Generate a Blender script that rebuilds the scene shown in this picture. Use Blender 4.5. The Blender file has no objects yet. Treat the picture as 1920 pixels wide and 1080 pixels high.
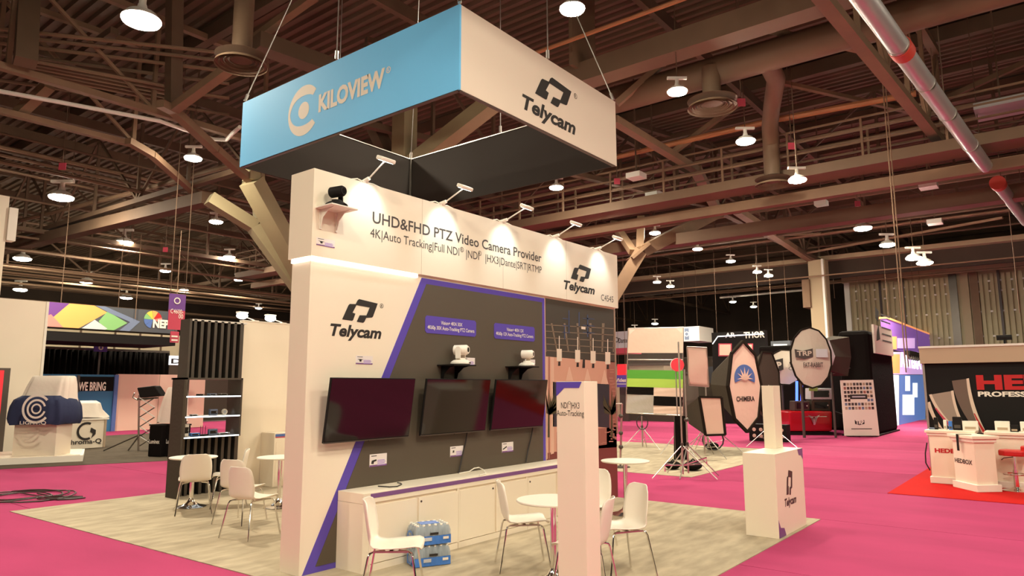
import bpy, math, random
from mathutils import Vector, Matrix
random.seed(7)
scene = bpy.context.scene
COL = scene.collection
V = Vector

# ------------------------------------------------------------------ camera
FPX = 1306.66                       # focal length in pixels of a 1920 x 1080 frame
CAM = V((-4.163, -5.836, 1.78))
YAW, PITCH, ROLL = 0.9049, 0.1408, -0.0026
_f = V((math.sin(YAW)*math.cos(PITCH), math.cos(YAW)*math.cos(PITCH), math.sin(PITCH)))
_r = V((math.cos(YAW), -math.sin(YAW), 0)); _u = _r.cross(_f)
_r, _u = _r*math.cos(ROLL)+_u*math.sin(ROLL), _u*math.cos(ROLL)-_r*math.sin(ROLL)
cd = bpy.data.cameras.new('camera'); cam = bpy.data.objects.new('camera', cd); COL.objects.link(cam)
cd.sensor_width = 36; cd.lens = FPX*36/1920; cd.clip_end = 300; cd.clip_start = 0.05
cam.matrix_world = Matrix(((_r.x, _u.x, -_f.x, CAM.x), (_r.y, _u.y, -_f.y, CAM.y), (_r.z, _u.z, -_f.z, CAM.z), (0, 0, 0, 1)))
scene.camera = cam

# ------------------------------------------------------------------ world, exposure
w = bpy.data.worlds.new('world'); scene.world = w; w.use_nodes = True
w.node_tree.nodes['Background'].inputs[0].default_value = (0.30, 0.22, 0.16, 1)
w.node_tree.nodes['Background'].inputs[1].default_value = 0.3
scene.view_settings.view_transform = 'Standard'; scene.view_settings.look = 'None'
scene.view_settings.exposure = 0.42; scene.view_settings.gamma = 1.0
scene.view_settings.use_curve_mapping = False
scene.cycles.use_denoising = True
LAMP_COL = (1.0, 0.92, 0.735); LAMP_POWER = 430.0; SPOT_POWER = 20.0

# ------------------------------------------------------------------ measuring helpers (photo measurements -> metres)
def _ray(a, b): return _f + _r*((a-960)/FPX) + _u*((540-b)/FPX)
def gz(a, b, z=0.0): d = _ray(a, b); return CAM + d*((z-CAM.z)/d.z)
def wy(a, b, y=0.0): d = _ray(a, b); return CAM + d*((y-CAM.y)/d.y)
def wx(a, b, x=0.0): d = _ray(a, b); return CAM + d*((x-CAM.x)/d.x)
def at(a, b, t): return CAM + _ray(a, b)*t
def depth(p): return (V(p)-CAM).dot(_f)

# ------------------------------------------------------------------ materials
MATS = {}
def M(name, col, rough=.6, metal=0., spec=.5, emit=0., noise=None, bump=None, alpha=None, trans=0., coat=0., ecol=None):
    """principled material; noise=(scale, amount, stretch) mottles the colour, bump=(scale, strength) gives fine relief"""
    m = bpy.data.materials.new(name); m.use_nodes = True; nt = m.node_tree; b = nt.nodes['Principled BSDF']; I = b.inputs
    I['Base Color'].default_value = (*col, 1); I['Roughness'].default_value = rough; I['Metallic'].default_value = metal
    I['Specular IOR Level'].default_value = spec
    if coat: I['Coat Weight'].default_value = coat
    if emit: I['Emission Color'].default_value = (*(ecol or col), 1); I['Emission Strength'].default_value = emit
    if alpha is not None: I['Alpha'].default_value = alpha
    if trans: I['Transmission Weight'].default_value = trans
    if noise or bump:
        tc = nt.nodes.new('ShaderNodeTexCoord'); mp = nt.nodes.new('ShaderNodeMapping'); nt.links.new(tc.outputs['Object'], mp.inputs[0])
    if noise:
        sc, am = noise[0], noise[1]
        if len(noise) > 2: mp.inputs['Scale'].default_value = noise[2]
        n = nt.nodes.new('ShaderNodeTexNoise'); n.inputs['Scale'].default_value = sc; n.inputs['Detail'].default_value = 4
        nt.links.new(mp.outputs[0], n.inputs['Vector'])
        r = nt.nodes.new('ShaderNodeMapRange'); r.inputs[1].default_value = .25; r.inputs[2].default_value = .75
        r.inputs[3].default_value = 1-am; r.inputs[4].default_value = 1+am
        nt.links.new(n.outputs[0], r.inputs[0])
        x = nt.nodes.new('ShaderNodeVectorMath'); x.operation = 'SCALE'; x.inputs[0].default_value = col
        nt.links.new(r.outputs[0], x.inputs['Scale']); nt.links.new(x.outputs[0], I['Base Color'])
    if bump:
        n2 = nt.nodes.new('ShaderNodeTexNoise'); n2.inputs['Scale'].default_value = bump[0]; n2.inputs['Detail'].default_value = 3
        nt.links.new(tc.outputs['Object'], n2.inputs['Vector'])
        bp = nt.nodes.new('ShaderNodeBump'); bp.inputs['Strength'].default_value = bump[1]; bp.inputs['Distance'].default_value = .02
        nt.links.new(n2.outputs[0], bp.inputs['Height']); nt.links.new(bp.outputs[0], I['Normal'])
    MATS[name] = m
    return m

M('magenta', (0.42, 0.05, 0.135), .95, spec=.1, noise=(1.6, .10, (1, .35, 1)), bump=(260, .25))
M('magenta_dark', (0.35, 0.042, 0.113), .95, spec=.1, noise=(1.6, .10, (1, .35, 1)), bump=(260, .25))
M('magenta_light', (0.46, 0.062, 0.155), .95, spec=.1, noise=(1.6, .10, (1, .35, 1)), bump=(260, .25))
M('concrete', (.25, .23, .20), .8, noise=(2, .2))
M('beige_carpet', (0.44, 0.36, 0.25), .95, spec=.1, noise=(2.2, .22, (1.0, 3.2, 1)), bump=(240, .3))
M('dark_carpet', (.11, .085, .06), .95, spec=.1, noise=(3, .2), bump=(240, .3))
M('red_carpet', (0.5, 0.012, 0.01), .95, spec=.1, bump=(240, .2))
M('white_panel', (0.86, 0.745, 0.58), .45, noise=(1.2, .02))
M('white_plain', (0.86, 0.79, 0.67), .45)
M('white_shell', (0.85, 0.765, 0.64), .35)
M('white_cloth', (.80, .70, .58), .85, bump=(9, .25))
M('card', (.82, .74, .70), .5)
M('card_purple', (.42, .28, .62), .5)
M('graphite', (0.09, 0.068, 0.045), .55, noise=(1.5, .04))
M('purple', (.100, .060, .40), .5)
M('purple_dull', (.20, .08, .24), .5)
M('ink', (.022, .017, .014), .5)
M('ink_brown', (.05, .03, .025), .5)
M('grey_ink', (.07, .055, .048), .6)
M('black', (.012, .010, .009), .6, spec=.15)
M('black_cloth', (.010, .008, .007), .95, spec=.04, bump=(14, .5))
M('black_gloss', (.010, .009, .009), .12, spec=.4)
M('screen', (.006, .003, .003), .07, spec=.55)
M('chrome', (.80, .78, .75), .12, metal=1.)
M('steel', (.55, .50, .45), .35, metal=1.)
M('dark_steel', (.10, .085, .07), .4, metal=.6)
M('sign_blue', (0.17, 0.58, 0.97), .7, bump=(300, .05))
M('sign_cream', (.86, .74, .60), .7, bump=(300, .05))
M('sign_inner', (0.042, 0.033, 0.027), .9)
M('roof_brown', (0.115, 0.066, 0.037), .8, noise=(.9, .2))
M('roof_light', (0.215, 0.126, 0.071), .75, noise=(1.2, .15))
M('roof_deck', (0.125, 0.075, 0.045), .8, noise=(.5, .15))
M('roof_green', (.30, .24, .13), .7, noise=(1, .12))
M('duct_brown', (0.168, 0.1, 0.057), .7, noise=(.8, .12))
M('pipe_orange', (.42, .17, .07), .6)
M('galvanised', (.50, .48, .47), .38, metal=.55)
M('sprinkler_red', (.55, .05, .03), .5)
M('lens', (1, .95, .85), .5, emit=LAMP_POWER, ecol=LAMP_COL)
M('cool_led', (.9, 1, 1), .5, emit=14., ecol=(.85, .97, 1))
M('floor_led', (.9, 1, 1), .5, emit=3., ecol=(.85, .95, 1))
M('warm_led', (1, .97, .9), .5, emit=2.2, ecol=(1, .96, .88))
M('lamp_white', (.75, .70, .62), .5)
M('hall_wall', (0.055, 0.036, 0.024), .9, noise=(.3, .3))
M('beige_wall', (.52, .42, .28), .8, noise=(.4, .15))
M('door_slat', (0.44, 0.37, 0.22), .7, noise=(.8, .12))
M('door_post', (0.4, 0.3, 0.18), .7)
M('pink_wall', (.80, .55, .42), .8)
M('wall_blue', (.03, .16, .32), .6)
M('nep_grey', (.07, .075, .085), .6)
M('orange', (.80, .38, .10), .6)
M('violet', (.14, .04, .22), .6)
M('salmon', (.75, .22, .18), .6)
M('leaf_green', (.22, .46, .16), .6)
M('pale_grey', (.55, .56, .58), .6)
M('slate_blue', (.16, .20, .30), .6)
M('red', (0.5, 0.01, 0.01), .4)
M('red_gloss', (.42, .006, .010), .15, coat=.5)
M('red_lit', (.7, .02, .03), .5, emit=.45)
M('green', (.10, .36, .035), .8)
M('lime', (.42, .62, .09), .8)
M('fabric_black', (.020, .015, .011), .95, spec=.05, bump=(20, .2))
M('fabric_grey', (.075, .06, .045), .9, spec=.1, bump=(20, .2))
M('pink_cloth', (.78, .56, .44), .85, bump=(8, .2))
M('dome_cloth', (.58, .50, .40), .8, bump=(7, .35))
M('silver_cloth', (.60, .58, .52), .35, metal=.5, bump=(7, .5))
M('logo_blue', (.085, .155, .40), .6)
M('navy', (.018, .025, .07), .85, bump=(8, .4))
M('cyan_lit', (.05, .12, .9), .5, emit=3.)
M('led_lilac', (.75, .45, .85), .5, emit=.55)
M('led_orange', (.95, .35, .12), .5, emit=.6)
M('led_blue', (.10, .20, .50), .5, emit=.5)
M('led_white', (.9, .95, 1), .5, emit=.9)
M('led_purple', (.22, .09, .38), .5, emit=.4)
M('banner_purple', (.16, .06, .26), .6)
M('banner_red', (.55, .06, .10), .6)
M('water', (.55, .62, .66), .12, trans=.55, alpha=.75)
M('film_blue', (.06, .20, .60), .25)
M('frame_film', (.16, .14, .12), .12, alpha=.38)
M('film_clear', (.62, .68, .72), .15, alpha=.35)
M('green_tag', (.35, .65, .15), .6)
M('yellow', (.8, .55, .06), .6)
M('mural_dark', (.062, .050, .036), .5)
M('mural_line', (.22, .155, .105), .5)
M('mural_blue', (.055, .075, .14), .5)
M('mural_pink', (.66, .34, .24), .5)
M('mural_lightpink', (.74, .45, .33), .5)
M('mural_brick', (.36, .13, .095), .5)
M('mural_brick_light', (.46, .20, .15), .5)
M('mural_red', (.20, .045, .035), .5)
M('mural_win', (.035, .035, .045), .4)
M('mural_leaf', (.07, .06, .025), .5)
M('mural_white', (.80, .66, .52), .5)
M('swoosh', (.33, .25, .19), .5)
M('swoosh_dark', (.14, .09, .065), .5)
M('swoosh_edge', (.70, .55, .42), .5)
M('brown_paper', (.45, .33, .22), .7)

# ------------------------------------------------------------------ mesh helpers
class MB:
    def __init__(s): s.v = []; s.f = []
    def add(s, vs, fs):
        n = len(s.v); s.v += [V(p) for p in vs]; s.f += [tuple(i+n for i in q) for q in fs]; return s
    def hexa(s, p):   # 8 corners: bottom ring then top ring
        return s.add(p, [(3, 2, 1, 0), (4, 5, 6, 7), (0, 1, 5, 4), (1, 2, 6, 5), (2, 3, 7, 6), (3, 0, 4, 7)])
    def bx(s, x0, x1, y0, y1, z0, z1):
        return s.hexa([(x0, y0, z0), (x1, y0, z0), (x1, y1, z0), (x0, y1, z0), (x0, y0, z1), (x1, y0, z1), (x1, y1, z1), (x0, y1, z1)])
    def rbox(s, c, size, mat=None, r=.01):  # box with chamfered vertical edges
        x, y, z = size[0]/2, size[1]/2, size[2]/2
        pts = [(-x+r, -y), (x-r, -y), (x, -y+r), (x, y-r), (x-r, y), (-x+r, y), (-x, y-r), (-x, -y+r)]
        return s.prism([(a+c[0], b+c[1]) for a, b in pts], lambda u, v, w: V((u, v, w)), c[2]-z, c[2]+z)
    def prism(s, pts, fn, w0, w1):
        n = len(pts)
        vs = [fn(u, v, w0) for u, v in pts]+[fn(u, v, w1) for u, v in pts]
        fs = [tuple(range(n))[::-1], tuple(range(n, 2*n))]+[(i, (i+1) % n, n+(i+1) % n, n+i) for i in range(n)]
        return s.add(vs, fs)
    def bar(s, a, b, wd, ht=None, up=V((0, 0, 1))):
        a, b = V(a), V(b); d = (b-a).normalized(); ht = ht or wd
        if abs(d.dot(up)) > .98: up = V((1, 0, 0))
        r = d.cross(up).normalized()*wd/2; u = r.cross(d).normalized()*ht/2
        return s.hexa([a-r-u, a+r-u, a+r+u, a-r+u, b-r-u, b+r-u, b+r+u, b-r+u])
    def tube(s, path, r, n=8, caps=True):
        path = [V(p) for p in path]; k = len(path); rs = r if isinstance(r, (list, tuple)) else [r]*k
        base = len(s.v); ref = None
        for i, p in enumerate(path):
            t = (path[min(i+1, k-1)]-path[max(i-1, 0)]).normalized()
            if ref is None: ref = t.orthogonal().normalized()
            ref = (ref-t*ref.dot(t)).normalized(); bi = t.cross(ref)
            for j in range(n):
                a = 2*math.pi*j/n; s.v.append(p+(ref*math.cos(a)+bi*math.sin(a))*rs[i])
        for i in range(k-1):
            for j in range(n):
                j2 = (j+1) % n; s.f.append((base+i*n+j, base+i*n+j2, base+(i+1)*n+j2, base+(i+1)*n+j))
        if caps: s.f.append(tuple(base+j for j in range(n))[::-1]); s.f.append(tuple(base+(k-1)*n+j for j in range(n)))
        return s
    def lathe(s, prof, c=(0, 0, 0), n=20, caps=True):
        base = len(s.v); c = V(c)
        for r, z in prof:
            for j in range(n):
                a = 2*math.pi*j/n; s.v.append(c+V((r*math.cos(a), r*math.sin(a), z)))
        for i in range(len(prof)-1):
            for j in range(n):
                j2 = (j+1) % n; s.f.append((base+i*n+j, base+i*n+j2, base+(i+1)*n+j2, base+(i+1)*n+j))
        if caps: s.f.append(tuple(base+j for j in range(n))[::-1]); s.f.append(tuple(base+(len(prof)-1)*n+j for j in range(n)))
        return s
    def loft(s, rings, caps=True):
        base = len(s.v); n = len(rings[0])
        for rg in rings: s.v += [V(p) for p in rg]
        for i in range(len(rings)-1):
            for j in range(n):
                j2 = (j+1) % n; s.f.append((base+i*n+j, base+i*n+j2, base+(i+1)*n+j2, base+(i+1)*n+j))
        if caps: s.f.append(tuple(base+j for j in range(n))[::-1]); s.f.append(tuple(base+(len(rings)-1)*n+j for j in range(n)))
        return s
    def grid(s, fn, nu, nv):
        base = len(s.v)
        for i in range(nu+1):
            for j in range(nv+1): s.v.append(V(fn(i/nu, j/nv)))
        for i in range(nu):
            for j in range(nv):
                a = base+i*(nv+1)+j; s.f.append((a, a+1, a+nv+2, a+nv+1))
        return s
    def ball(s, c, r, n=12, sc=(1, 1, 1)):
        c = V(c)
        prof = [(math.sin(math.pi*i/8)*r+1e-4, -math.cos(math.pi*i/8)*r) for i in range(9)]
        b0 = len(s.v); s.lathe(prof, (0, 0, 0), n)
        for i in range(b0, len(s.v)):
            p = s.v[i]; s.v[i] = c+V((p.x*sc[0], p.y*sc[1], p.z*sc[2]))
        return s
    def xf(s, mtx): s.v = [mtx @ p for p in s.v]; return s
    def build(s, name, mat, parent=None, smooth=False, solid=0., bevel=0., kind=None):
        me = bpy.data.meshes.new(name); off = V((0, 0, 0)); o = parent
        while o is not None:
            off += V(o.location); o = o.parent
        me.from_pydata([tuple(p-off) for p in s.v], [], s.f); me.update()
        me.materials.append(MATS[mat])
        import bmesh
        bm = bmesh.new(); bm.from_mesh(me); bmesh.ops.recalc_face_normals(bm, faces=bm.faces); bm.to_mesh(me); bm.free()
        if smooth:
            me.polygons.foreach_set('use_smooth', [True]*len(me.polygons)); me.set_sharp_from_angle(angle=math.radians(38))
        ob = bpy.data.objects.new(name, me); COL.objects.link(ob); ob.parent = parent
        if solid: md = ob.modifiers.new('solid', 'SOLIDIFY'); md.thickness = solid; md.offset = 0
        if bevel: md = ob.modifiers.new('bevel', 'BEVEL'); md.width = bevel; md.segments = 2; md.limit_method = 'ANGLE'
        if kind: ob['kind'] = kind
        return ob

def tag(o, label, cat=None, group=None, kind=None):
    o['label'] = label
    if cat: o['category'] = cat
    if group: o['group'] = group
    if kind: o['kind'] = kind
    return o
def thing(name, label, cat, loc=(0, 0, 0), group=None, kind=None):
    o = bpy.data.objects.new(name, None); COL.objects.link(o); o.location = loc; o.empty_display_size = .2
    return tag(o, label, cat, group, kind)
def copy_tree(o, parent=None):
    c = o.copy(); COL.objects.link(c); c.parent = parent
    for ch in [x for x in bpy.data.objects if x.parent == o]: copy_tree(ch, c)
    return c
def place(o, loc, rz=0.0): o.location = loc; o.rotation_euler = (0, 0, rz); return o

# ------------------------------------------------------------------ lettering
_CAP = [None]
def _glyphs(txt, bold=0., shear=0., extr=.0):
    cu = bpy.data.curves.new('t', 'FONT'); cu.body = txt; cu.size = 1; cu.offset = bold; cu.shear = shear; cu.resolution_u = 3
    ob = bpy.data.objects.new('t', cu); COL.objects.link(ob)
    dg = bpy.context.evaluated_depsgraph_get(); me = bpy.data.meshes.new_from_object(ob.evaluated_get(dg))
    vs = [v.co.copy() for v in me.vertices]; fs = [tuple(p.vertices) for p in me.polygons]
    bpy.data.objects.remove(ob); bpy.data.curves.remove(cu); bpy.data.meshes.remove(me)
    return vs, fs
def lettering(parent, txt, p0, right, up, width, cap, mat, bold=0., shear=0., name='lettering', lift=.002):
    """flat print: baseline starts at p0, runs along right for width metres, capitals cap metres high"""
    if _CAP[0] is None:
        vs, _ = _glyphs('H'); _CAP[0] = max(v.y for v in vs)
    vs, fs = _glyphs(txt, bold, shear)
    right, up = V(right).normalized(), V(up).normalized(); nrm = right.cross(up)
    x0 = min(v.x for v in vs); x1 = max(v.x for v in vs); sx = width/(x1-x0); sy = cap/_CAP[0]
    mb = MB(); mb.add([V(p0)+right*((v.x-x0)*sx)+up*(v.y*sy)+nrm*lift for v in vs], fs)
    return mb.build(name, mat, parent)
def flat(parent, pts, mat, name='print'):
    """flat printed patch through the given points"""
    return MB().add(pts, [tuple(range(len(pts)))]).build(name, mat, parent)

# the booth's brand mark, (u, v) in 0..1
MARK = [((x-295)/485, (390-y)/302) for x, y in [(295, 370), (372, 186), (390, 165), (470, 158), (492, 110), (515, 88), (780, 118), (715, 300), (700, 312), (622, 322), (596, 376), (580, 390),
        (490, 383), (528, 297), (622, 290), (665, 183), (482, 170), (432, 272), (470, 282), (442, 366), (428, 376)]]
def mark(parent, p0, right, up, wd, ht, mat='ink', lift=.003):
    right, up = V(right).normalized(), V(up).normalized(); n = right.cross(up)
    return flat(parent, [V(p0)+right*u*wd+up*v*ht+n*lift for u, v in MARK], mat, 'logo')
def disc_pts(c, right, up, rx, ry, n=24, a0=0., a1=2*math.pi):
    return [V(c)+V(right)*rx*math.cos(a0+(a1-a0)*i/n)+V(up)*ry*math.sin(a0+(a1-a0)*i/n) for i in range(n if a1-a0 > 6.28 else n+1)]
def arc_band(c, right, up, r0, r1, a0, a1, n=28, sy=1.):
    o = [V(c)+V(right)*r1*math.cos(a0+(a1-a0)*i/n)+V(up)*r1*sy*math.sin(a0+(a1-a0)*i/n) for i in range(n+1)]
    i_ = [V(c)+V(right)*r0*math.cos(a0+(a1-a0)*i/n)+V(up)*r0*sy*math.sin(a0+(a1-a0)*i/n) for i in range(n+1)]
    return o, i_
def band(parent, c, right, up, r0, r1, a0, a1, mat, n=28, sy=1., name='logo', lift=.002):
    nrm = V(right).cross(V(up))*lift
    o, i_ = arc_band(V(c)+nrm, right, up, r0, r1, a0, a1, n, sy); mb = MB()
    mb.add(o+i_, [(k, k+1, n+1+k+1, n+1+k) for k in range(n)]); return mb.build(name, mat, parent)
X, Y, Z = V((1, 0, 0)), V((0, 1, 0)), V((0, 0, 1))
# ================================================================== THE HALL
def struct(mb, name, mat, label, parent=None, **k):
    o = mb.build(name, mat, parent, **k); tag(o, label, None, None, 'structure'); return o
FX0, FX1, FY0, FY1 = -26., 62., -34., 62.
floor = struct(MB().bx(FX0, FX1, FY0, FY1, -.1, 0), 'floor', 'concrete', 'grey concrete hall floor under the magenta aisle carpet')
# aisle carpet is laid in long rolls side by side
xs = [-3.4, -.17, 3, 6.05, 9.07, 12.2, 15.2, 18.2, 21.3, 24.4, 27.5, 30.7, 34, 38]
tone = ['magenta', 'magenta_light', 'magenta', 'magenta_dark']
for i in range(len(xs)-1):
    MB().bx(xs[i]+.006, xs[i+1]-.006, -7.2, 30, 0, .006).build('carpet_roll', ['magenta_dark', 'magenta', 'magenta_light', 'magenta'][i % 4] if xs[i] > 5 else 'magenta', floor)
def carpet(pts, mat, label, cat='carpet'):
    mb = MB().prism(pts, lambda u, v, w_: V((u, v, w_)), .006, .014); o = mb.build('carpet', mat); tag(o, label, cat); return o
carpet([(-.12, -3.1), (6.0, -3.1), (6.0, 6.35), (-.45, 6.35)], 'beige_carpet', 'mottled beige carpet under the white booth with the long counter')
carpet([(9.07, .1), (16.2, .1), (16.2, 7.4), (9.07, 7.4)], 'beige_carpet', 'beige carpet under the light stands and octagonal softbox')
carpet([(-9, 13.6), (1.3, 12.8), (4.4, 11.6), (9, 11.6), (9, 22.5), (-9, 22.5)], 'dark_carpet', 'dark grey carpet under the white podium and covered displays')
carpet([(9.1, -3.35), (16, -3.35), (16, -14), (9.1, -14)], 'red_carpet', 'bright red carpet under the black wall with red lettering')

struct(MB().bx(FX1, FX1+.3, FY0, FY1, 0, 14), 'wall_right', 'hall_wall', 'dark far end wall of the exhibition hall')
struct(MB().bx(FX0, FX1, FY1, FY1+.3, 0, 14), 'wall_back', 'hall_wall', 'dark long wall of the hall behind the left booths')
struct(MB().bx(FX0-.3, FX0, FY0, FY1, 0, 14), 'wall_left', 'hall_wall', 'dark hall wall behind the photographer')
struct(MB().bx(FX0, FX1, FY0-.3, FY0, 0, 14), 'wall_front', 'hall_wall', 'dark hall wall to the side of the photographer')
# corrugated roof deck, ribs along Y
def deck(x0, x1, label):
    mb = MB(); n = int((x1-x0)/.32); vs = []; fs = []
    for i in range(n):
        a = x0+i*.32
        for dx, z in ((0, 12.1), (.12, 12.1), (.16, 12.0), (.28, 12.0)): vs += [(a+dx, FY0, z), (a+dx, FY1, z)]
    for k in range(len(vs)//2-1): fs.append((2*k, 2*k+1, 2*k+3, 2*k+2))
    mb.add(vs, fs); return struct(mb, 'ceiling', 'roof_deck', label)
deck(FX0, FX1, 'brown corrugated steel roof deck')
GEN = 'hall roof steelwork'
def member(name, label, pts, wd, ht=None, mat='roof_brown', parent=None, group=None, round_=False, n=8):
    mb = MB()
    if round_: mb.tube(pts, wd, n)
    else:
        for a, b in zip(pts, pts[1:]): mb.bar(a, b, wd, ht)
    o = mb.build(name, mat, parent, smooth=round_)
    if parent is None: tag(o, label, None, group or GEN, 'structure')
    return o
def G(*l): return [gz(a, b, z) for a, b, z in l]

# trusses: bottom chord, top chord, posts and braces, each its own member
def truss(p0, p1, zb, zt, n, label, wd=.22, mat='roof_brown'):
    p0, p1 = V((*p0, 0)), V((*p1, 0)); t = thing('roof_truss', label, None, (p0.x, p0.y, zb), 'roof trusses', 'structure')
    P = lambda f, z: V((p0.x+(p1.x-p0.x)*f, p0.y+(p1.y-p0.y)*f, z))
    MB().bar(P(0, zb), P(1, zb), wd, wd*.8).build('bottom_chord', mat, t)
    MB().bar(P(0, zt), P(1, zt), wd*.9, wd*.8).build('top_chord', mat, t)
    for i in range(n+1):
        MB().bar(P(i/n, zb+wd*.4), P(i/n, zt-wd*.4), .10, .10).build('post', mat, t)
        if i < n:
            a, b = (zb+.1, zt-.1) if i % 2 == 0 else (zt-.1, zb+.1)
            MB().bar(P((i+.02)/n, a), P((i+.98)/n, b), .08, .08).build('brace', mat, t)
    return t
_e0, _e1 = gz(1545, 0, 8.4), gz(1770, 275, 8.4); _e0 = _e0-(_e1-_e0).normalized()*8
truss((_e0.x, _e0.y), (_e1.x, _e1.y), 8.4, 11.2, 9, 'double-angle roof truss running beside the silver duct', .24, 'roof_light')
truss((-22, 12.7), (7, 12.4), 9.0, 11.6, 9, 'roof truss above the grey conduit on the upper left', .2, 'roof_light')
truss((-22, 14.6), (4, 14.0), 8.5, 11.4, 8, 'lower roof truss behind the grey conduit on the upper left', .18, 'roof_light')
truss((7.0, 13.2), (5.3, 46), 8.4, 11.4, 10, 'roof truss leading away beyond the forked brace')
truss((20.5, -24), (20.5, 46), 9.0, 11.5, 22, 'roof truss crossing just behind the catwalk')
truss((29.5, -24), (29.5, 46), 9.0, 11.5, 20, 'roof truss crossing halfway to the folding wall')
truss((9, 18.5), (60, 18.5), 8.6, 11.3, 16, 'roof truss behind the white booth header')
truss((-12, 27), (60, 27), 8.2, 11.3, 20, 'far roof truss over the blue booth wall')
truss((-12, 38), (60, 38), 8.2, 11.3, 18, 'farthest roof truss over the back of the hall')
truss((23.2, 4.8), (60, 4.8), 9.0, 11.5, 12, 'roof truss running from the forked column to the folding wall', .26)
truss((8, 9.0), (23, 4.9), 9.1, 11.6, 7, 'skewed roof truss beside the hanging sign')

# purlins and joists under the deck
for i, x in enumerate((-14, -9, -4, 1.2, 5.2, 14.2, 18.2, 23.5, 26.5, 33, 36, 42, 47, 52)):
    member('roof_beam', 'brown purlin under the corrugated roof deck', [(x, FY0, 11.72), (x, FY1, 11.72)], .24, .42, 'roof_brown', group='purlins under the deck')
for i, y in enumerate((-14, -9, 1.5, 6.5, 16, 21, 24, 30, 34, 43, 50)):
    member('roof_beam', 'brown joist crossing under the roof deck', [(-22, y, 11.2), (60, y, 11.2)], .16, .34, 'roof_brown', group='joists under the deck')
rnd = random.Random(3)
for i in range(26):      # service pipes over the back of the hall
    yv = 17+i*1.45+rnd.random(); zz = 7.2+rnd.random()*3.2
    member('roof_pipe', 'thin service pipe high over the back of the hall', [(-12+rnd.random()*14, yv, zz), (26+rnd.random()*26, yv+rnd.uniform(-1, 1), zz)], .035+.05*rnd.random(), mat=rnd.choice(['roof_brown', 'roof_light', 'duct_brown']), round_=True, n=6, group='service pipes')
for i in range(18):
    xv = 18.5+i*1.7+rnd.random(); zz = 7.8+rnd.random()*3
    member('roof_pipe', 'thin service pipe crossing the hall roof', [(xv, -16+rnd.random()*8, zz), (xv, 20+rnd.random()*22, zz)], .035+.06*rnd.random(), mat=rnd.choice(['roof_brown', 'roof_light', 'duct_brown']), round_=True, n=6, group='service pipes across the roof')

# named members measured from the photograph
member('roof_beam', 'deep brown box beam above the right end of the hanging sign', [(10, 5.2, 9.5), (10, -18, 9.5)], .55, .5, 'duct_brown')
member('roof_beam', 'short hanger plate on the deep brown box beam', [(10, 3.0, 9.6), (10, 3.0, 11.8)], .1, 1.1, 'duct_brown')
member('roof_pipe', 'orange sprinkler pipe beside the deep box beam', [(8.9, 6, 9.9), (8.9, -18, 9.9)], .05, mat='pipe_orange', round_=True)
member('roof_pipe', 'orange sprinkler main below the dark ducts', [(16.0, 12, 9.5), (15.95, .2, 9.5), (16.4, -3.4, 9.5)], .09, mat='pipe_orange', round_=True)
member('roof_pipe', 'brown conduit rail over the left lamps', [gz(20, 418, 9), gz(230, 366, 9), gz(450, 305, 9), (8.2, 10.5, 9)], .09, mat='roof_light', round_=True)
member('roof_pipe', 'pale conduit sagging across the upper left', G((-60, 160, 8.8), (120, 193, 8.8), (300, 227, 8.8), (345, 243, 8.8), (400, 261, 8.8), (425, 262, 8.8), (436, 250, 8.8), (450, 238, 8.8)), .055, mat='lamp_white', round_=True)
member('roof_beam', 'brown chord bending down to the forked brace', G((300, 194, 8.9), (325, 207, 8.9), (404, 280, 8.4), (478, 345, 8.0)), .24, .2, 'roof_light')
member('roof_beam', 'lower brown chord bending down on the left', G((240, 264, 8.5), (285, 290, 8.4), (330, 330, 8.3), (375, 370, 8.3)), .2, .18, 'roof_light')
member('roof_beam', 'diagonal brace rising to the round diffuser', G((325, 205, 8.9), (430, 128, 9.4)), .24, .2, 'roof_light')
member('roof_beam', 'faint diagonal brace behind the big lamp', G((55, 170, 10.5), (215, 58, 10.8)), .2, .18, 'roof_brown')
member('roof_beam', 'short brace between the two left chords', G((32, 216, 8.6), (92, 160, 9.2)), .26, .2, 'roof_light')
member('roof_beam', 'hanging post beside the big lamp', G((325, 200, 9.0), (328, -40, 12.2)), .36, .3, 'roof_brown')
member('roof_beam', 'hanging post at the upper left corner', G((48, 118, 9.0), (56, -40, 11.4)), .42, .34, 'roof_brown')
member('roof_beam', 'diagonal brace at the top left of the picture', G((440, 100, 10.6), (590, -8, 11)), .2, .18, 'roof_light')
member('roof_beam', 'slanting brace behind the left sign cable', G((480, 78, 10.2), (620, 128, 10.2)), .5, .4, 'roof_brown')
for k in range(6):   # cable trays / strut runs
    member('cable_tray', 'conduit of the parallel bundle on the upper left', G((-20, 52+k*9+k*k*2, 10.2-k*.05), (430, 100+k*13+k*k*2, 10.2-k*.05)), .05, mat=('roof_light', 'duct_brown')[k % 2], round_=True, n=6, group='conduits on the upper left')
for k in range(5):
    member('cable_tray', 'strut rail above the left chord', G((50, 112+k*6, 9.6), (330, 165+k*7, 9.6)), .05, mat=('roof_light', 'duct_brown')[k % 2], round_=True, n=6, group='strut rails on the left')
member('roof_beam', 'wide beam over the left lamps', G((-40, 478, 8), (390, 372, 8)), .45, .4, 'roof_brown')
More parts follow.
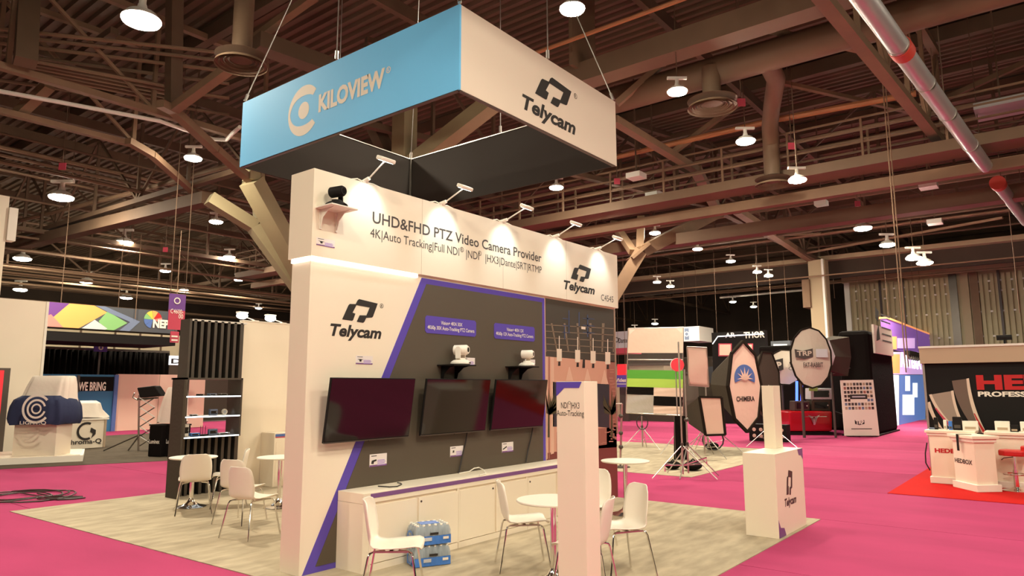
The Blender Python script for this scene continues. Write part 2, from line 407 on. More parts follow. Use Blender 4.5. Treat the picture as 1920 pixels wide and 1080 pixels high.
# right side
for a, b, c, d, z0, z1, wd, lab in [(1420, 52, 1625, 97, 10.2, 9.6, .14, 'thin wind brace left of the silver duct'), (1445, 150, 1718, 212, 10.2, 9.6, .13, 'long thin wind brace below the dark duct'),
        (1692, 62, 1830, -8, 9.7, 10.8, .16, 'wind brace right of the silver duct'), (1722, 208, 1925, 116, 9.7, 10.6, .17, 'long wind brace on the right edge'),
        (1157, 194, 1274, 92, 9.2, 10.6, .2, 'diagonal brace beside the sign corner'), (1259, 288, 1386, 193, 9.2, 10.4, .18, 'diagonal brace below the round diffuser'),
        (1150, 224, 1305, 318, 9.1, 9.0, .26, 'brown chord descending from the sign corner'), (1305, 318, 1346, 396, 9.0, 9.0, .34, 'chord end above the forked column'),
        (1382, 395, 1520, 487, 9.0, 9.0, .34, 'slanting beam to the tall right column'), (1345, 445, 1540, 438, 9.0, 9.0, .1, 'thin tie rod over the far lamps'),
        (1500, 430, 1850, 360, 9.0, 9.0, .16, 'tie rod rising to the right'), (1510, 475, 1880, 408, 9.0, 9.0, .12, 'lower tie rod rising to the right')]:
    member('roof_beam', lab, [gz(a, b, z0), gz(c, d, z1)], wd, wd*.8, 'roof_light')
# main round duct with drops and diffusers
def duct(pts, r, label, mat='duct_brown', n=16):
    o = member('air_duct', label, pts, r, mat=mat, round_=True, n=n, group='ventilation'); return o
duct([(12.0, 4.6, 9.6), (12.0, -16, 9.6)], .36, 'large round brown air duct crossing above the right lamps')
duct([(11.75, .38, 9.6), (11.75, .38, 8.85)], .22, 'square drop of the large duct')
duct([(12.1, -.9, 9.5), (13.2, -.75, 9.5), (14.6, -.2, 9.45), (15.6, .2, 9.25), (16.1, .36, 8.9), (16.15, .38, 8.4), (16.15, .38, 7.9)], .23, 'elbowed brown duct curving down to a diffuser')
duct([(3.04, 6.88, 12), (3.04, 6.88, 8.6)], .20, 'vertical brown duct at the top left')
def diffuser(c, r, label):
    t = thing('air_diffuser', label, 'vent', (c[0], c[1], c[2]), 'round ceiling diffusers')
    for k in range(5):
        a = r*(1-.19*k); MB().lathe([(a, .03*k), (a*.97, .05+.03*k), (a*.83, .05+.03*k), (a*.86, .02+.03*k)], c, 28, caps=False).build('ring', 'duct_brown', t, smooth=True)
    MB().lathe([(r*.3, .1), (r*1.0, .2), (r*.4, .3)], c, 28).build('cone', 'roof_brown', t, smooth=True)
diffuser((3.04, 6.88, 8.32), .52, 'round louvred diffuser under the duct at the top left')
diffuser((11.75, .38, 8.55), .6, 'round louvred diffuser left of the elbowed duct')
diffuser((16.15, .38, 7.6), .5, 'round louvred diffuser under the elbowed duct')
t = thing('air_duct', 'long silver spiral duct with red bands', 'duct', gz(1600, -20, 7.5))
P0, P1, P2 = gz(1607, -20, 7.5), gz(1848, 312, 7.5), gz(1925, 416, 7.5)
P0 = P0-(P1-P0).normalized()*9
MB().tube([P0, P1], .165, 20).build('duct_run', 'galvanised', t, smooth=True)
Q0 = gz(1872, 345, 7.5); MB().tube([Q0, Q0+(P2-Q0)], .17, 20).build('duct_run', 'galvanised', t, smooth=True)
for f_ in (.1, .25, .4, .56, .66, .76, .89):
    c = P0.lerp(P1, f_); dd = (P1-P0).normalized(); MB().tube([c-dd*.04, c+dd*.04], .178, 20).build('band', 'steel', t, smooth=True)
c = gz(1690, 93, 7.5); MB().tube([c-dd*.16, c+dd*.16], .19, 20).build('red_band', 'sprinkler_red', t, smooth=True)
for f_ in (.06, .4, .75, .97):
    c = P0.lerp(P1, f_); MB().tube([c, V((c.x, c.y, 12.02))], .012, 5).build('hanger', 'roof_brown', t)
for f_ in (.1, .9):
    c = Q0.lerp(P2, f_); MB().tube([c, V((c.x, c.y, 12.02))], .012, 5).build('hanger', 'roof_brown', t)
c = Q0; MB().tube([c-dd*.2, c+dd*.12], .2, 20).build('red_band', 'sprinkler_red', t, smooth=True)

# catwalk
t = thing('catwalk', 'steel catwalk with three rails crossing the hall', 'catwalk', (16.8, 0, 7.9), kind='structure')
cp = lambda y, z, dx=0: V((16.6+.02*abs(y)+dx, y, z))
MB().bar((16.9, 30, 7.95), (16.9, -20, 7.95), .9, .30).build('deck', 'duct_brown', t)
MB().bar((17.6, 30, 7.5), (17.6, -20, 7.5), .3, .3).build('beam', 'roof_light', t)
for sx in (-.42, .42):
    for z in (8.5, 8.85, 9.2): MB().bar((16.9+sx, 30, z), (16.9+sx, -20, z), .05, .05).build('rail', 'roof_light', t)
    for k in range(26): MB().bar((16.9+sx, 30-2*k, 8.1), (16.9+sx, 30-2*k, 9.2), .06, .06).build('post', 'roof_light', t)
member('roof_beam', 'wide beam below the catwalk on the right', [(21.6, 14, 7.6), (21.6, -20, 7.6)], .6, .45, 'duct_brown')
# forked tree columns
def arm(parent, a, b, wd, mat): return MB().bar(a, b, wd, wd*.75).build('arm', mat, parent)
t = thing('forked_column', 'greenish forked roof column behind the left end of the booth header', 'column', (10.5, 13.7, 0), kind='structure')
MB().lathe([(.45, 0), (.45, 4.6)], (10.5, 13.7, 0), 16).build('trunk', 'roof_green', t, smooth=True)
arm(t, (10.5, 13.7, 4.1), (7.1, 13.1, 8.0), .62, 'roof_green'); arm(t, (10.5, 13.9, 4.0), (8.2, 14.6, 7.0), .55, 'roof_green'); arm(t, (8.2, 14.6, 7.0), gz(392, 372, 7.7), .5, 'roof_green')
arm(t, (8.4, 14.5, 6.9), gz(482, 325, 9), .4, 'roof_green'); arm(t, (7.1, 13.1, 8.0), (7.1, 13.1, 9.0), .45, 'roof_green')
arm(t, (10.5, 13.7, 4.2), (14.2, 14.6, 8.6), .5, 'roof_green')
MB().bar(gz(470, 352, 8), gz(478, 320, 8.6), .7, .1).build('gusset', 'roof_green', t)
t = thing('forked_column', 'forked roof column seen through the hanging sign', 'column', (8.9, 8.3, 0), kind='structure')
nd = wx(757, 322, 8.9)
MB().lathe([(.22, 0), (.22, nd.z+.3)], (nd.x, nd.y, 0), 12).build('trunk', 'roof_green', t, smooth=True)
MB().bar(nd, (nd.x, nd.y, 11.6), .5, .5).build('post', 'roof_green', t)
arm(t, nd, gz(935, 183, 9.4), .5, 'roof_green'); arm(t, nd+V((-.1, .1, -.2)), gz(700, 232, 9.6), .42, 'roof_brown')
t = thing('forked_column', 'brown forked roof column right of the booth header', 'column', (19.2, 8, 0), kind='structure')
MB().lathe([(.45, 0), (.45, 4.9)], (19.2, 8, 0), 16).build('trunk', 'roof_light', t, smooth=True)
node = gz(1200, 473, 7.0)
arm(t, (19.2, 8, 4.6), node, .62, 'roof_light'); arm(t, node, gz(1345, 398, 9.0), .62, 'roof_light')
arm(t, node, gz(1202, 408, 8.7), .3, 'roof_light'); arm(t, node+V((-.2, .2, 0)), gz(1150, 418, 8.7), .3, 'roof_light')
MB().bar(node-V((.3, -.3, .3)), node+V((.2, -.2, .3)), .8, .12).build('gusset', 'roof_light', t)
# tall column, soffit and folding wall on the right
t = thing('hall_column', 'tall square beige column left of the folding wall', 'column', (37.6, 4.7, 0), kind='structure')
MB().bx(37.3, 38.1, 4.25, 5.15, 0, 8.9).build('shaft', 'door_post', t); MB().bx(37.2, 37.32, 4.3, 4.42, 0, 8.9).build('edge', 'lamp_white', t)
MB().bx(37.1, 38.3, 5.1, 5.5, 6.2, 7.8).build('junction_box', 'roof_light', t)
struct(MB().bx(38.3, 38.9, -22, 24, 9.0, 9.25), 'soffit_beam', 'door_post', 'pinkish beam along the top of the far soffit')
struct(MB().bx(38.9, 39.2, -22, 24, 8.0, 9.0), 'soffit_wall', 'hall_wall', 'dark soffit panel below the pinkish beam')
struct(MB().tube([gz(1350, 558, 8), gz(1516, 543, 8)], .07, 8), 'light_tube', 'lamp_white', 'long pale tube left of the tall column')
FXW = 44.
t = thing('wall_folding', 'beige folding partition with vertical slats', None, (FXW, 0, 0), kind='structure')
za = wx(1600, 530, FXW).z; ya = wx(1592, 530, FXW).y; yb = wx(1920, 500, FXW).y-6
MB().bx(FXW+.1, FXW+.3, yb, ya, 0, za).build('backing', 'door_slat', t)
MB().bx(FXW-.2, FXW+.3, yb, ya+.4, za, za+.55).build('header', 'door_post', t)
MB().bx(FXW-.1, FXW+.2, ya, ya+.3, 0, za).build('post', 'lamp_white', t)
slats = []
def ypx(px): return wx(px, 600, FXW).y
y = ya-.25; k = 0; slat_me = None
while y > yb+.3:
    px_gap = ypx(1786) > y > ypx(1832)
    if not px_gap:
        if slat_me is None:
            so = MB().bx(FXW-.05, FXW+.1, -.085, .085, 0, za-.15).build('slat', 'door_slat', t); slat_me = so.data
            so.location = (0, y, 0)
        else:
            so = bpy.data.objects.new('slat', slat_me); COL.objects.link(so); so.parent = t; so.location = (0, y, 0)
    y -= .27; k += 1
for px in (1786, 1808, 1826): MB().bx(FXW-.15, FXW+.25, ypx(px)-.38, ypx(px)+.02, 0, za).build('post', ('dark_steel', 'door_post', 'roof_light')[(px-1780)//17], t)
for px in (1655, 1698, 1880): MB().bx(FXW-.13, FXW-.02, ypx(px)-.06, ypx(px)+.06, 0, za).build('joint', 'ink_brown', t)
tick = None
for zf in (.93, .86, .72, .55, .38):
    y = ya-.38
    while y > yb+.3:
        if not (ypx(1786)+.2 > y > ypx(1832)-.2):
            if tick is None: tick = MB().bx(FXW-.08, FXW-.04, -.06, .06, -.05, .05).build('tie', 'lamp_white', t); o = tick; o.location = (0, y, za*zf)
            else: o = bpy.data.objects.new('tie', tick.data); COL.objects.link(o); o.parent = t; o.location = (0, y, za*zf)
        y -= .54
# ropes and drops
for i, (a, b, c, d, z0) in enumerate([(1650, 95, 1693, 700, 10), (1655, 95, 1700, 690, 10), (1560, 490, 1575, 560, 9), (1605, 490, 1612, 600, 9), (1885, 330, 1922, 590, 9), (1700, 40, 1720, 180, 10.5), (1745, 90, 1758, 190, 10.5), (265, 440, 262, 600, 8), (340, 432, 336, 560, 8)]):
    p = gz(a, b, z0); q = at(c, d, depth(p)); q.x, q.y = p.x*.98+q.x*.02, p.y*.98+q.y*.02
    member('rigging_cable', 'thin rigging cable hanging from the hall roof', [p, q], .014, mat='roof_light', round_=True, n=5, group='rigging cables')
for i, (a, b, z, s, m, lab) in enumerate([(1447, 37, 9.8, (.7, .5), 'purple_dull', 'square lilac panel under the box beam'), (1877, 205, 8.8, (1.1, .3), 'galvanised', 'grey box hanging at the upper right'),
        (1193, 332, 8.6, (.5, .3), 'lamp_white', 'small white box below the sign corner'), (1226, 366, 8.4, (.45, .25), 'lamp_white', 'small white plate above the far lamps'),
        (1741, 350, 8, (.5, .25), 'lamp_white', 'white emergency lamp box on the right'), (1753, 418, 8, (.5, .25), 'lamp_white', 'lower white emergency lamp box on the right'),
        (1540, 383, 8.2, (.4, .4), 'lamp_white', 'unlit grey high-bay reflector')]):
    p = gz(a, b, z); t = thing('ceiling_box', lab, 'box', p)
    MB().bx(p.x-s[0]/2, p.x+s[0]/2, p.y-s[0]/2, p.y+s[0]/2, p.z-.05, p.z+.12).build('case', m, t); MB().bar(p+Z*.12, (p.x, p.y, 12.02), .04, .04).build('hanger_rod', 'roof_brown', t)
for i, (a, b, z, wh) in enumerate([(1390, 192, 8.8, 'right of the round diffuser'), (1484, 274, 8.6, 'right of the elbowed duct'), (1157, 340, 8.6, 'below the right corner of the hanging sign'), (117, 312, 8, 'above the large left lamp'), (310, 468, 7.5, 'above the aisle banner'), (1608, 382, 8.2, 'above the tall square column')]):
    p = gz(a, b, z); t = thing('row_marker', 'small red marker tag hanging '+wh, 'tag', p, 'marker tags under the roof')
    MB().bar(p-_r*.1, p+_r*.1, .02, .2).build('plate', 'banner_red', t); MB().bar(p+Z*.15, (p.x, p.y, 12.02), .02, .02).build('hanger_rod', 'roof_brown', t)

# ------------------------------------------------------------------ high-bay lamps (the hall's light)
def high_bay(p, r, label, group='high-bay lamps'):
    p = V(p); t = thing('high_bay_lamp', label, 'lamp', p, group)
    MB().lathe([(r, 0), (r*.97, .03), (r*.72, r*.42), (r*.28, r*.62), (r*.22, r*.9), (r*.05, r*.95)], p, 24, caps=False).build('reflector', 'lamp_white', t, smooth=True)
    MB().lathe([(r*.99, .015), (r*.93, -r*.13), (r*.62, -r*.24), (.01, -r*.28)], p, 24, caps=False).build('lens', 'lens', t, smooth=True)
    MB().tube([p+Z*(r*.9), p+Z*(r*1.35)], r*.2, 8).build('ballast', 'lamp_white', t)
    MB().bar(p+Z*r*1.45-_r*r*1.0, p+Z*r*1.45+_r*r*1.0, r*.3, r*.25).build('crossbar', 'lamp_white', t)
    MB().tube([p+Z*r*1.4, V((p.x, p.y, 12.07))], .012, 5).build('hanger', 'roof_brown', t)
    return t
LAMPS = [(265, 38, 75, 8.3, 'largest high-bay lamp, glowing at the top left'), (1073, 17, 48, 8.3, 'high-bay lamp at the top edge above the cream sign face'), (1270, 172, 38, 8.3, 'high-bay lamp beside the round diffuser'),
 (1398, 265, 38, 8.0, 'high-bay lamp under the elbowed duct'), (1495, 338, 30, 6.9, 'high-bay lamp in front of the catwalk'), (115, 370, 46, 8.3, 'large high-bay lamp right of the white tower on the left'),
 (362, 297, 34, 8.3, 'high-bay lamp left of the blue sign face'), (1618, 428, 34, 7.6, 'high-bay lamp up and right of the tall square column'), (1664, 459, 30, 7.6, 'high-bay lamp below the one up and right of the tall column'),
 (1713, 484, 30, 7.2, 'left lamp of the touching pair above the folding wall'), (1734, 493, 30, 7.2, 'right lamp of the touching pair above the folding wall'),
 (232, 455, 36, 8.3, 'high-bay lamp above the middle of the chevron banner'), (42, 485, 36, 8.3, 'high-bay lamp just above the white wall at the left edge'), (405, 416, 26, 8.3, 'high-bay lamp under the fork of the greenish column'),
 (430, 482, 22, 8.3, 'lamp directly below the one under the greenish fork'), (310, 508, 20, 8.3, 'small lamp above the purple aisle banner'), (38, 543, 25, 8.3, 'lowest lamp over the white wall at the left edge'), (163, 528, 26, 8.3, 'lamp over the left half of the chevron banner'),
 (237, 558, 24, 8.3, 'lamp nearly touching the top of the chevron banner'), (345, 544, 16, 8.3, 'tiny lamp beside the aisle banner'), (447, 525, 16, 8.3, 'tiny lamp above the plain wall behind the tower'),
 (1043, 352, 28, 8.3, 'high-bay lamp just below the right corner of the hanging sign'), (1160, 398, 24, 8.3, 'lamp above the last arm light of the header'), (1228, 437, 22, 8.3, 'lamp behind the right fork of the brown column'),
 (1308, 467, 20, 8.3, 'lamp between the forked column and the slanting beam'), (1370, 490, 18, 8.3, 'lamp halfway from the forked column to the tall column'), (1257, 537, 16, 7.6, 'right lamp of the small pair near the header end'), (1232, 529, 16, 7.6, 'left lamp of the small pair near the header end'),
 (1420, 510, 17, 7.6, 'left lamp of the small pair near the tall column'), (1441, 517, 17, 7.6, 'right lamp of the small pair near the tall column'),
 (1374, 566, 13, 7.6, 'tiny far lamp left of the tall column'), (1413, 575, 12, 7.6, 'tiny far lamp close to the tall column'), (1190, 618, 10, 7.0, 'tiny far lamp above the white round-mark sign'), (1228, 607, 11, 7.0, 'tiny far lamp above the colour frame'), (485, 578, 12, 8.3, 'tiny far lamp above the arm lamps of the plain wall')]
for a, b, wpx, zl, lab in LAMPS:
    tt = min(50., (zl-CAM.z)/_ray(a, b).z); rl = min(.40, max(.22, .46*wpx*tt/FPX))
    high_bay(at(a, b, tt), rl, lab)
for x, y in ((-8, -2), (-2, -9), (5, -9), (12, -10), (-9, -13), (1, -17), (9, -17), (-14, -6), (-.5, -6.2), (-5, -5), (-7.5, 3.5)):   # unseen lamps added behind and beside the camera to brighten the booth
    high_bay((x, y, 8.3), .25, 'unseen high-bay lamp added out of frame to light the booth', 'added high-bay lamps out of frame')
# ================================================================== THE WHITE BOOTH
FZ = .014                     # top of the booth carpet
WB = .31                      # wall thickness
W0, W1 = 0.0, 6.02            # wall ends
HZ0, HZ1 = 3.083, 3.985       # header
HY = -.0405
bw = thing('exhibition_wall', 'tall white booth wall with overhanging lit header and graphite panel', 'display wall', (0, 0, FZ))
MB().bx(W0, W1, 0, WB, FZ, HZ0).build('wall_body', 'white_panel', bw)
hd = MB().bx(-.027, 6.107, HY, WB+.04, HZ0, HZ1).build('header', 'white_panel', bw)
MB().bx(.0, 1.45, HY+.005, -.003, HZ0-.045, HZ0-.006).build('cove_light', 'warm_led', hd)
MB().bx(-.022, -.003, .01, WB-.01, HZ0-.045, HZ0-.006).build('cove_light', 'warm_led', hd)
for x in (1.5, 3.02, 4.55):
    MB().bx(x-.0015, x+.0015, HY-.0012, HY+.002, HZ0, HZ1).build('panel_joint', 'brown_paper', hd)
def WP(u, v, y=0.): p = wy(u, v, 0); return V((p.x, y, p.z))
# graphite parallelogram with a purple border
A, B, C_, D = V((1.545, 0, 3.05)), V((4.02, 0, 3.05)), V((4.02, 0, FZ)), V((.035, 0, FZ))
def slab(pts, y0, y1, mat, name, parent=bw):
    return MB().prism([(p[0], p[2]) for p in pts], lambda u, v, w_: V((u, w_, v)), y0, y1).build(name, mat, parent)
slab([A, B, C_, D], -.006, 0, 'purple', 'purple_border')
slab([(1.62, 0, 2.985), (3.955, 0, 2.985), (3.955, 0, .07), (.18, 0, .07)], -.010, -.004, 'graphite', 'graphite_panel')
lettering(hd, 'UHD&FHD PTZ Video Camera Provider', (.747, HY, 3.562), X, Z, 3.155, .122, 'grey_ink', .012)
lettering(hd, '4K|Auto Tracking|Full NDI   |NDI   |HX3|Dante|SRT|RTMP', (.72, HY, 3.397), X, Z, 3.187, .098, 'grey_ink', 0)
for px, py in ((866, 468), (899.5, 475)):
    p = wy(px, py, HY); band(hd, p, X, Z, .026, .033, 0, 2*math.pi, 'grey_ink', 16); lettering(hd, 'R', p+V((-.014, 0, -.018)), X, Z, .028, .036, 'grey_ink')
def tely(parent, p0, right, wd, ht, ml, mw, mh, mb_, mat='ink', reg=True):
    """wordmark with the mark above: p0 baseline start, wd width, ht cap height; mark offset ml, size mw x mh, base mb_ above the baseline"""
    lettering(parent, 'Telycam', p0, right, Z, wd, ht, mat, .035, .22)
    mark(parent, V(p0)+V(right)*ml+Z*mb_, right, Z, mw, mh, mat)
    if reg:
        c = V(p0)+V(right)*(ml+mw*1.12)+Z*(mb_+mh*.82); band(parent, c, right, Z, mh*.085, mh*.105, 0, 2*math.pi, mat, 16); lettering(parent, 'R', c+V(right)*(-mh*.045)-Z*(mh*.055), right, Z, mh*.09, mh*.11, mat)
p = wy(618.5, 629, 0); tely(bw, (p.x, 0, 2.305), X, .682, .115, .145, .475, .25, .155)
a0 = wy(1057, 541, HY); a1 = wy(1115, 552, HY); m0 = wy(1070, 517, HY); m1 = wy(1109, 484, HY)
tely(hd, (a0.x, HY, a0.z), X, a1.x-a0.x, .125, m0.x-a0.x, m1.x-m0.x-.02, .27, .16, reg=False)
c0 = wy(1127, 562, HY); c1 = wy(1150, 566, HY); lettering(hd, 'C4545', (c0.x, HY, c0.z-.01), X, Z, c1.x-c0.x, .10, 'grey_ink')
for (u0, v0, u1, v1, t1, t2) in [(796, 591, 891, 632, 'Vision+ 4KN 30X', '4K60p 30X Auto-Tracking PTZ Camera'), (925, 606, 1001, 641, 'Vision+ 4KN 12X', '4K60p 12X Auto-Tracking PTZ Camera')]:
    p, q = wy(u0, v0, 0), wy(u1, v1, 0); x0, x1, z1, z0 = p.x, q.x, 2.612, 2.407; r = .025
    lp = slab([(x0+r, 0, z0), (x1-r, 0, z0), (x1, 0, z0+r), (x1, 0, z1-r), (x1-r, 0, z1), (x0+r, 0, z1), (x0, 0, z1-r), (x0, 0, z0+r)], -.015, -.009, 'purple', 'label_plate')
    lettering(lp, t1, (x0+.29*(x1-x0), -.015, z0+.115), X, Z, .42*(x1-x0), .042, 'white_plain', .012)
    lettering(lp, t2, (x0+.04*(x1-x0), -.015, z0+.05), X, Z, .92*(x1-x0), .042, 'white_plain', .012)
# printed studio mural at the right end
mu = slab([(4.035, 0, FZ), (6.015, 0, FZ), (6.015, 0, 3.06), (4.035, 0, 3.06)], -.005, 0, 'mural_pink', 'mural')
def mp(pts, mat, lay=1): return flat(mu, [V((min(6.012, max(4.04, wy(a, b, 0).x)), -.005-.0008*lay, max(.02, min(3.055, wy(a, b, 0).z)))) for a, b in pts], mat)
def mr(x0, y0, x1, y1, mat, lay=1): return mp([(x0, y0), (x1, y0+(x1-x0)*.02), (x1, y1), (x0, y1)], mat, lay)
mp([(1020, 556), (1160, 580), (1160, 680), (1020, 668)], 'mural_dark')
mp([(1020, 850), (1120, 836), (1160, 830), (1160, 960), (1020, 960)], 'mural_red')
mp([(1137, 676), (1160, 679), (1160, 838), (1137, 834)], 'mural_brick')
mp([(1043, 810), (1160, 800), (1160, 838), (1043, 846)], 'mural_brick')
mp([(1020, 668), (1026, 669), (1026, 860), (1020, 862)], 'mural_lightpink', 2); mp([(1032, 669), (1038, 670), (1038, 850), (1032, 852)], 'mural_lightpink', 2)
mp([(1028, 669), (1030, 669), (1030, 860), (1028, 860)], 'mural_brick', 2)
mp([(1116, 719), (1142, 721), (1142, 802), (1116, 800)], 'mural_win', 2); mp([(1036, 716), (1046, 717), (1046, 800), (1036, 800)], 'mural_win', 2)
rr = random.Random(5)
for k in range(46):
    x = rr.uniform(1118, 1150) if k < 26 else rr.uniform(1046, 1150); y = rr.uniform(690, 830) if k < 26 else rr.uniform(806, 832)
    if k < 26: x = rr.uniform(1141, 1150)
    mp([(x, y), (x+8, y+.4), (x+8, y+2.2), (x, y+2.2)], 'mural_brick_light', 3)
for k in range(7):    # studio lighting grid
    x = 1022+k*21; mp([(x, 660), (x+2.5, 660), (x+2.5+k*.5-14+k*3, 606), (x-14+k*3, 606)], 'mural_line', 2)
for k in range(5): y = 610+k*12; mp([(1020, y-2), (1155, y+6), (1155, y+7.5), (1020, y-.5)], 'mural_line', 2)
for x, y0, y1 in ((1100, 590, 632), (1065, 582, 625), (1084, 585, 612), (1057, 612, 636)): mp([(x, y0), (x+2, y0), (x+2, y1), (x, y1)], 'mural_blue', 3)
for x in (1100, 1062, 1108):
    for k in range(3): mp([(x-8, 596+k*13), (x+6, 598+k*13), (x+6, 599.5+k*13), (x-8, 597.5+k*13)], 'mural_blue', 3)
mp([(1089, 612), (1097, 613), (1097, 618), (1089, 617)], 'mural_white', 4)
for x, y in ((1043, 654), (1077.5, 656), (1106.5, 658), (1134, 660)):
    mp([(x, y), (x+9.5, y+.4), (x+9.5, y+23), (x, y+23)], 'mural_white', 4); mp([(x+3, y+24), (x+7, y+24), (x+7, y+32), (x+2.5, y+32)], 'ink', 4); mp([(x+4, y-24), (x+5.5, y-24), (x+5.5, y), (x+4, y)], 'mural_white', 4)
mp([(1092, 674), (1096, 674), (1096, 690), (1091, 690)], 'ink', 4)
for x, y in ((1066, 688), (1100, 692), (1132, 694)): mp([(x, y), (x+1.5, y), (x+8, y+26), (x-6, y+26)], 'mural_lightpink', 3)
for bx_, by in ((1028, 800), (1146, 800)):   # potted palms of the print
    for k in range(11):
        a = math.radians(-165+k*15); L_ = 34+8*(k % 3); ex, ey = bx_+math.cos(a)*L_*.45, by-42+math.sin(a)*L_*.8+10
        mp([(bx_-1, by-25), (ex, ey), (ex+1.5, ey+14), (bx_+1.5, by-22)], 'mural_leaf', 4)
    mp([(bx_-1, by-30), (bx_+1.5, by-30), (bx_+2, by+20), (bx_-2, by+20)], 'mural_leaf', 4)

# ------------------------------------------------------------------ arm lights on the header
for i, (bpx, hpx) in enumerate([((687, 337), (724, 299)), ((830, 379), (872, 351)), ((944, 412), (988, 388)), ((1042, 441), (1080, 419)), ((1121, 464), (1158, 446))]):
    b = wy(*bpx, HY); b = V((b.x, HY+.03, HZ1)); h = wx(*hpx, b.x)
    ordn = ['first arm light on the header, above the black camera shelf', 'second arm light along the header', 'middle arm light of the five on the header', 'fourth arm light along the header', 'last arm light on the header, above the small logo']
    t = thing('arm_light', 'white '+ordn[i], 'lamp', b, 'arm lights on the header')
    MB().bx(b.x-.05, b.x+.05, HY-.004, HY+.09, HZ1, HZ1+.012).build('clamp', 'white_plain', t)
    MB().tube([b+V((0, .02, .012)), b.lerp(h, .22), b.lerp(h, .24), h], [.03, .022, .009, .009], 10).build('arm', 'white_plain', t, smooth=True)
    MB().tube([b+V((-.19, .03, .006)), b+V((-.1, .0, .03)), b+V((0, .0, .012)), b+V((.12, .0, .02)), b+V((.26, .01, .004))], .007, 6).build('cable', 'white_plain', t)
    dirv = (V((b.x, HY, 3.42))-h).normalized()
    # flat head, wider than deep, glass facing the header
    side = X; upv = dirv.cross(side).normalized()
    hm = MB(); e = [h+side*sx*.10+upv*su*.05-dirv*.02 for sx, su in ((-1, -1), (1, -1), (1, 1), (-1, 1))]; e2 = [p_+dirv*.045 for p_ in e]
    hm.hexa(e+e2).build('head', 'white_plain', t, bevel=.012)
    c = h+dirv*.0265; MB().add([c+side*sx*.085+upv*su*.036 for sx, su in ((-1, -1), (1, -1), (1, 1), (-1, 1))], [(0, 1, 2, 3)]).build('glass', 'cool_led', t)
    ld = bpy.data.lights.new('arm_beam', 'SPOT'); ld.energy = SPOT_POWER; ld.color = (.80, .96, 1.0); ld.spot_size = math.radians(78); ld.spot_blend = .75; ld.shadow_soft_size = .04
    lo = bpy.data.objects.new('arm_beam', ld); COL.objects.link(lo); lo.parent = t; lo.location = h+dirv*.04-b; lo.rotation_euler = (V((b.x, HY+.02, 3.50))-h).to_track_quat('-Z', 'Y').to_euler()

# ------------------------------------------------------------------ televisions, tilted on brackets
SCREEN = None
def tv(x0, x1, label):
    global SCREEN
    w_, h_ = x1-x0, .645; t = thing('television', label, 'television', ((x0+x1)/2, -.01, 1.24))
    T = Matrix.Translation(((x0+x1)/2, -.20, 1.872)) @ Matrix.Rotation(math.radians(8.5), 4, 'X')
    # local: hangs down from top edge, z from -h_ to 0, screen faces -Y
    MB().bx(-w_/2, w_/2, 0, .028, -h_, 0).xf(T).build('housing', 'black', t, bevel=.004)
    MB().bx(-w_/2+.008, w_/2-.008, -.002, .001, -h_+.018, -.008).xf(T).build('screen', 'screen', t)
    MB().bx(-w_/2, w_/2, -.003, .004, -h_-.002, -h_+.010).xf(T).build('bottom_trim', 'dark_steel', t)
    MB().bx(-w_*.25, w_*.25, .028, .06, -h_*.85, -h_*.25).xf(T).build('rear_bulge', 'black', t)
    cx = (x0+x1)/2
    MB().bx(cx-.25, cx+.25, -.035, -.011, 1.35, 1.75).build('wall_plate', 'black', t)
    for sx in (-.17, .17): MB().bar((cx+sx, -.02, 1.7), (cx+sx, -.14, 1.72), .03, .04).build('bracket', 'black', t); MB().bar((cx+sx, -.02, 1.42), (cx+sx, -.09, 1.42), .03, .04).build('bracket', 'black', t)
    MB().ball(T @ V((0, .0, -h_-.004)), .006).build('sensor', 'black', t)
    return t
tv(.150, 1.285, 'wall television nearest the white end of the booth wall'); tv(1.462, 2.580, 'middle wall television under the larger white camera'); tv(2.690, 3.812, 'wall television beside the purple edge strip')

# ------------------------------------------------------------------ PTZ cameras on wall shelves
def ptz(name, label, loc, s, body, lens, yaw, fork):
    t = thing(name, label, 'camera', (0, 0, 0)); 
    MB().lathe([(.10*s, 0), (.115*s, .012*s), (.112*s, .03*s), (.08*s, .052*s), (.06*s, .056*s)], (0, 0, 0), 28).build('base', body, t, smooth=True)
    MB().lathe([(.055*s, .056*s), (.05*s, .075*s)], (0, 0, 0), 20).build('turntable', body, t, smooth=True)
    if fork:
        for sx in (-1, 1): MB().prism([(-.028*s, .07*s), (.028*s, .07*s), (.033*s, .17*s), (.018*s, .2*s), (-.018*s, .2*s), (-.033*s, .17*s)], lambda u, v, w_: V((w_, u, v)), sx*.072*s-.009*s, sx*.072*s+.009*s).build('yoke', body, t)
    else:
        MB().prism([(-.03*s, .06*s), (.03*s, .06*s), (.022*s, .19*s), (-.022*s, .19*s)], lambda u, v, w_: V((w_, u, v)), .05*s, .066*s).build('yoke', body, t)
    hz = .165*s
    MB().tube([(0, .075*s, hz), (0, .07*s, hz), (0, -.07*s, hz), (0, -.08*s, hz)], [.045*s, .056*s, .056*s, .05*s], 20).build('head', body, t, smooth=True)
    MB().tube([(0, -.075*s, hz), (0, -.092*s, hz)], [.046*s, .043*s], 20).build('lens_ring', lens, t, smooth=True)
    MB().tube([(0, -.088*s, hz), (0, -.0935*s, hz)], [.03*s, .028*s], 16).build('lens', 'black_gloss', t, smooth=True)
    MB().bx(-.02*s, .02*s, -.1165*s, -.105*s, .016*s, .028*s).build('receiver', 'black_gloss', t)
    place(t, loc, yaw); return t
